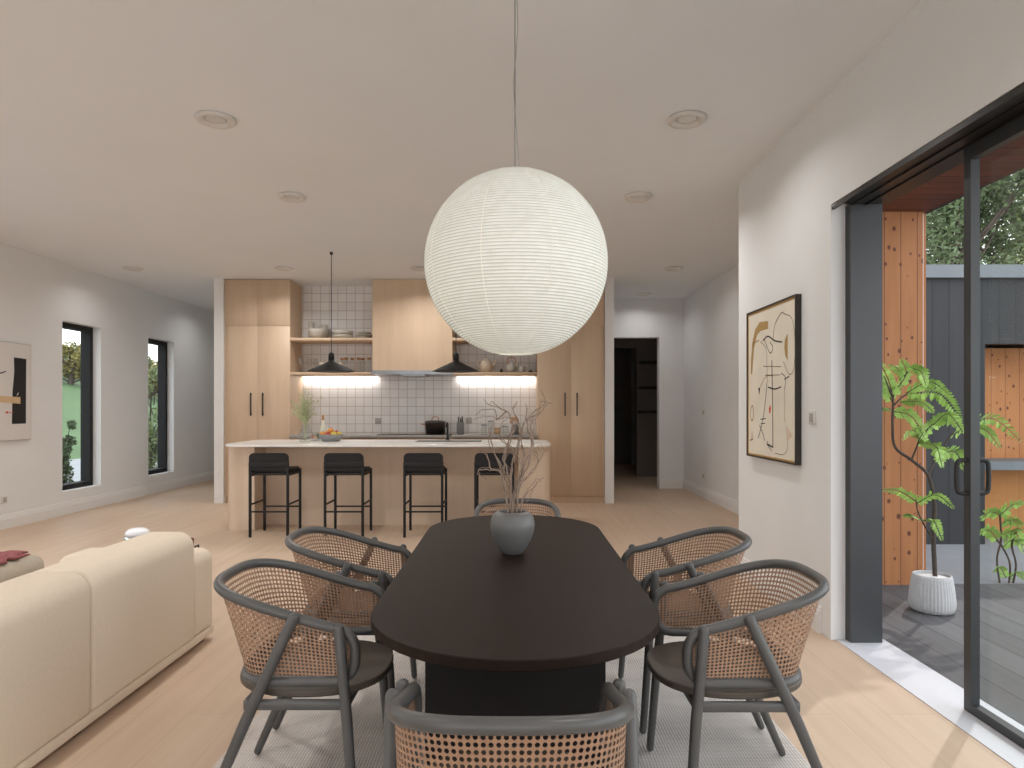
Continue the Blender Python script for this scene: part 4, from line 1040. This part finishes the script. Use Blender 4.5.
c = m0.copy(); COL.objects.link(c); c.location = (XP(339.5,Y1-.02), Y1-.06, ZL); c['label'] = 'brown mug right of the black cone pendant, beside corked bottles'; c.rotation_euler.z = PI
BT = ['first', 'second', 'third', 'fourth', 'fifth', 'sixth']
for k, px in enumerate((342.2, 346.2, 352.3, 358.7, 363, 369.3)):
    yy = 9.86 if k % 2 == 0 else 9.78
    if k == 0:
        t = thing('glass_bottle', (XP(px,yy), yy, ZL), '', 'bottle', 'corked bottles on the lower left shelf')
        MB().lathe([(.028,0),(.031,.004),(.031,.17),(.028,.188),(.022,.196),(.022,.204)], n=24).build('body', M['glass_ware'], t)
        MB().lathe([(.026,.2),(.029,.204),(.029,.228),(.001,.229)], n=20).build('cork_lid', M['cork'], t)['label'] = 'orange brown cork lid'
        bt0 = t
    else: t = dup(bt0, (XP(px,yy), yy, ZL))
    t['label'] = '%s clear bottle with cork lid from the left, beside the hood' % BT[k]
# right shelf
def teapot(s, m, name, loc, label, arch=False):
    t = thing(name, loc, label, 'teapot')
    MB().lathe([(.045*s,0),(.06*s,.004),(.085*s,.05*s),(.088*s,.09*s),(.07*s,.14*s),(.042*s,.165*s),(.04*s,.17*s),(.001,.17*s)], n=32).build('body', m, t)
    MB().lathe([(.043*s,.166*s),(.04*s,.178*s),(.015*s,.19*s),(.008*s,.196*s),(.014*s,.208*s),(.001,.215*s)], n=24).build('lid', m, t)
    MB().tube(catmull([(.075*s,0,.08*s),(.105*s,0,.11*s),(.12*s,0,.165*s),(.135*s,0,.18*s)],6), [.02*s-.01*s*i/18 for i in range(19)], 10).build('spout', m, t)
    if arch: MB().tube(catmull([(-.06*s,0,.14*s),(-.075*s,0,.21*s),(-.04*s,0,.265*s),(.04*s,0,.265*s),(.075*s,0,.21*s),(.06*s,0,.14*s)],6), .008*s, 8).build('handle', M['cork'], t)['label'] = 'arched tan handle'
    else: MB().tube(catmull([(-.06*s,0,.14*s),(-.11*s,0,.15*s),(-.115*s,0,.09*s),(-.075*s,0,.05*s)],6), .009*s, 8).build('handle', m, t)
    return t
teapot(1.1, M['beige_ceramic'], 'teapot', (XP(486.5,Y1), Y1, ZL), 'round beige teapot with spout on the shelf right of the hood')
teapot(.86, M['stoneware'], 'kettle', (XP(511.5,Y1), Y1, ZL), 'small grey kettle with arched tan handle on the right shelf', True)
put(MB().lathe([(.03,0),(.042,.004),(.046,.04),(.038,.075),(.04,.10),(.035,.10),(.001,.02)], n=24).tube(catmull([(.04,0,.08),(.07,0,.075),(.07,0,.04),(.044,0,.03)],5), .006, 8).build('creamer', M['stoneware']), XP(521.5,9.7), 9.7, ZL, 'small grey milk jug right of the arched handle kettle', 'jug')
put(MB().lathe([(.016,0),(.022,.01),(.022,.03),(.012,.045),(.008,.06),(.001,.062)], n=20).build('spice_pot', M['black']), XP(501.3,9.7), 9.7, ZL, 'tiny dark pot between the teapot and kettle', 'pot')
put(MB().lathe([(.02,0),(.03,.012),(.028,.03),(.01,.036),(.001,.05)], n=20).build('spice_pot', M['black']), XP(530.5,9.7), 9.7, ZL, 'tiny dark pot at the shelf end by the tall right cabinet', 'pot')
# counter
YC = 9.72
pt = thing('cooking_pot', (XP(435.3,YC), YC, .978), 'black cooking pot with copper handles on the cooktop', 'pot')
MB().lathe([(.125,0),(.14,.004),(.152,.16),(.156,.175),(.15,.175),(.001,.17)], n=40).build('body', M['potblack'], pt)
MB().lathe([(.154,.176),(.15,.186),(.10,.197),(.001,.20)], n=40).build('lid', M['potblack'], pt)
MB().tube(catmull([(-.05,0,.195),(-.045,0,.235),(-.02,0,.25),(.02,0,.25),(.045,0,.235),(.05,0,.195)],6), .007, 8).build('lid_handle', M['copper'], pt)['label'] = 'copper lid handle'
for s in (-1, 1): MB().tube(catmull([(s*.148,-.04,.14),(s*.19,-.03,.145),(s*.19,.03,.145),(s*.148,.04,.14)],5), .009, 8).build('side_handle', M['copper'], pt)['label'] = 'copper side handle'
kb = thing('knife_block', (XP(460.3,YC), YC, ZCn), 'dark grey knife block with black handled knives on the counter', 'knife block')
MB().rbox(-.05, .05, -.05, .05, 0, .185, .012, 3).build('block', M['ceramic_grey'], kb)
for (x, y, h) in ((-.026,0,.26),(.004,.02,.245),(.028,-.01,.272),(.03,.025,.25)): MB().rbox(x-.008, x+.008, y-.012, y+.012, .17, h, .005, 2).build('knife_handle', M['black'], kb)
def jar(px, w, h, label, fill=None, lidm=None):
    t = thing('storage_jar', (XP(px,YC+.04), YC+.04, ZCn), label, 'jar', 'glass jars on the counter')
    MB().lathe([(w/2-.003,0),(w/2,.004),(w/2,h-.02),(w/2-.006,h-.012)], n=28).build('body', M['glass_ware'], t)
    MB().lathe([(w/2+.001,h-.02),(w/2+.001,h-.002),(.001,h)], n=28).build('lid', lidm or M['steel'], t)
    if fill: MB().lathe([(.001,.005),(w/2-.004,.005),(w/2-.004,h*fill),(.001,h*fill)], n=24).build('contents', M['amber'], t)
jar(484, .088, .15, 'short clear jar leftmost of the counter jars')
jar(490.8, .085, .205, 'tall clear jar second from left on the counter')
jar(497.6, .095, .10, 'squat jar of amber grain behind the twigs', .7, M['cork'])
jar(505.3, .09, .13, 'clear jar beside the grey utensil pot')
up = thing('utensil_pot', (XP(515,YC), YC, ZCn), 'grey pot of tan wooden utensils at the right end of the counter', 'utensil pot')
MB().lathe([(.058,0),(.062,.004),(.050,.145),(.045,.145),(.05,.02),(.001,.015)], n=28).build('pot', M['ceramic_grey'], up)
for k, (x, y, h) in enumerate(((-.03,.01,.26),(-.05,0,.22),(.01,.02,.27),(.035,0,.235))):
    MB().tube([(x*.3,y,.03),(x,y,h-.05)], .005, 6).ball((x*1.1,y,h-.03), .022, 12, 0, 1.5).build('utensil', M['cork'], up)
# island top things
YV = 7.85
vg = thing('glass_vase', (XP(305.5,YV), YV, IZ), 'clear glass vase on the island holding the leafy sprigs', 'vase')
MB().lathe([(.055,0),(.075,.006),(.078,.09),(.07,.13),(.045,.16),(.042,.185),(.05,.195)], n=36).build('body', M['glass_ware'], vg)
sp = thing('leafy_sprigs', (XP(305.5,YV), YV, IZ+.01), 'sage green leafy sprigs in the glass vase on the island', 'foliage')
b = MB(); q = random.Random(9); lv = []
for k in range(34):
    a = q.uniform(0, 2*PI); sp_ = q.uniform(.02,.20); h = q.uniform(.34,.64)-sp_*.5
    px_ = [(q.uniform(-.008,.008),q.uniform(-.008,.008),.0),(.01*math.cos(a),.01*math.sin(a),.17),(sp_*.5*math.cos(a),sp_*.5*math.sin(a),.17+h*.4),(sp_*math.cos(a),sp_*math.sin(a),h)]
    path = catmull(px_, 6); b.tube(path, .0018, 5)
    for i in range(9, len(path)):
        for s in range(2):
            c = path[i]+Vector((q.gauss(0,.014),q.gauss(0,.014),q.gauss(0,.012))); d1 = Vector((q.gauss(0,1),q.gauss(0,1),q.gauss(0,1))).normalized(); d2 = d1.cross(Vector((q.gauss(0,1),q.gauss(0,1),q.gauss(0,1)))).normalized()
            lv.append((c, d1, d2, q.uniform(.010,.018)))
b.build('stems', M['leaf2'], sp)
b = MB()
for c, d1, d2, s in lv: b.add([c-d1*s, c+d2*s*.55, c+d1*s, c-d2*s*.55], [(0,1,2,3)])
b.build('leaves', M['leaf2'], sp)
put(MB().lathe([(.026,0),(.03,.004),(.034,.10),(.030,.10),(.001,.008)], n=24).build('drinking_glass', M['glass_ware']), XP(315.5,7.85), 7.82, IZ, 'small clear tumbler between the glass vase and fruit bowl', 'glass')
bo = thing('oil_bottle', (XP(323,8.1), 8.1, IZ), 'white glass bottle with tan stopper behind the fruit bowl', 'bottle')
MB().lathe([(.034,0),(.037,.005),(.037,.12),(.03,.17),(.015,.215),(.013,.25),(.001,.25)], n=28).build('body', M['liquid'], bo)
MB().lathe([(.013,.25),(.017,.255),(.014,.31),(.001,.313)], n=16).build('stopper', M['cork'], bo)
fy, fX = 7.9, XP(331,7.9)
put(MB().lathe([(.09,0),(.10,.004),(.105,.014),(.14,.05),(.145,.085),(.136,.085),(.125,.05),(.08,.025),(.001,.022)], n=48).build('fruit_bowl', M['bowl_grey']), fX, fy, IZ, 'textured grey bowl of fruit on the island', 'bowl')
FRT = [(-.092,-.03,.085,.035,'orange_fruit','orange','orange at the left edge of the fruit bowl'), (-.02,-.06,.085,.036,'red_fruit','apple','reddish apple at the front of the fruit bowl'), (.045,-.055,.085,.036,'yellow_fruit','pear','green yellow fruit at the front right of the bowl'),
       (.098,-.01,.085,.034,'yellow_fruit','lemon','yellow lemon at the right edge of the fruit bowl'), (-.045,.04,.095,.037,'orange_fruit','orange','orange at the back of the fruit bowl'), (.05,.045,.095,.037,'red_fruit','apple','red apple at the back right of the fruit bowl'), (-.002,.0,.125,.036,'orange_fruit','orange','yellow orange fruit on top of the pile in the bowl')]
for (x, y, z, r, m_, nm, lb) in FRT:
    t = thing(nm, (fX+x, fy+y, IZ+z-r), lb, 'fruit', 'fruit in the grey bowl')
    MB().ball((0,0,r), r, 20, 0, .94).build('flesh', M[m_], t)
    MB().tube([(0,0,2*r*.93),(.003,0,2*r*.93+.012)], .002, 6).build('stem', M['bark'], t)
vx, vy = XP(317,8.15), 8.15
pl_ = put(MB().lathe([(.05,0),(.055,.004),(.09,.018),(.086,.021),(.001,.010)], n=36).build('plate', M['trim']), vx, vy, IZ, 'small white plate of vegetables behind the vase', 'plate')
for (x, y, r, m_, nm, lb) in ((-.045,-.02,.027,'red_fruit','tomato','red tomato on the white plate behind the vase'), (.005,.02,.033,'green_fruit','avocado','dark green avocado nearest the oil bottle on the white plate'), (.04,-.03,.026,'green_fruit','lime','small dark green lime at the plate front'), (-.005,-.05,.024,'orange_fruit','apricot','small apricot at the front of the white plate')):
    t = thing(nm, (vx+x, vy+y, IZ+.0165), lb, 'fruit')
    MB().ball((0,0,r), r, 18).build('flesh', M[m_], t); MB().tube([(0,0,2*r*.97),(.002,0,2*r*.97+.008)], .0018, 6).build('stem', M['bark'], t)

# ------------------------------------------------------------------ daylight
sun = bpy.data.lights.new('sun', 'SUN'); sun.energy = .8; sun.angle = math.radians(1.2); sun.color = (1,.96,.9)
so = bpy.data.objects.new('sun', sun); COL.objects.link(so)
dv = Vector((.687, .727, .93)); so.rotation_euler = dv.to_track_quat('Z', 'Y').to_euler(); so.location = (8, 8, 10)
wd = bpy.data.worlds.new('sky'); SC.world = wd; wd.use_nodes = True; nt = wd.node_tree
bg = nt.nodes['Background']; tc = nt.nodes.new('ShaderNodeTexCoord'); sx = nt.nodes.new('ShaderNodeSeparateXYZ'); rp = nt.nodes.new('ShaderNodeValToRGB')
nt.links.new(tc.outputs['Generated'], sx.inputs[0]); nt.links.new(sx.outputs['Z'], rp.inputs['Fac']); nt.links.new(rp.outputs['Color'], bg.inputs['Color'])
rp.color_ramp.elements[0].position = 0.0; rp.color_ramp.elements[0].color = (.98,.985,1,1); rp.color_ramp.elements[1].position = .9; rp.color_ramp.elements[1].color = (.80,.87,.97,1)
bg.inputs['Strength'].default_value = 2.3

# ------------------------------------------------------------------ camera and view
cam = bpy.data.cameras.new('camera'); cam.sensor_width = 36; cam.lens = F/1024*36; cam.shift_y = 24.5/1024; cam.clip_start = .05; cam.clip_end = 300
co = bpy.data.objects.new('camera', cam); COL.objects.link(co); co.location = (0,0,H); co.rotation_euler = (PI/2,0,0); SC.camera = co
vs_ = SC.view_settings; vs_.view_transform = 'Standard'; vs_.look = 'None'; vs_.gamma = 1; vs_.exposure = 0.35; vs_.use_curve_mapping = False
SC.cycles.use_denoising = True
SC.cycles.max_bounces = 10; SC.cycles.diffuse_bounces = 6; SC.cycles.transparent_max_bounces = 16; SC.cycles.sample_clamp_indirect = 6.0
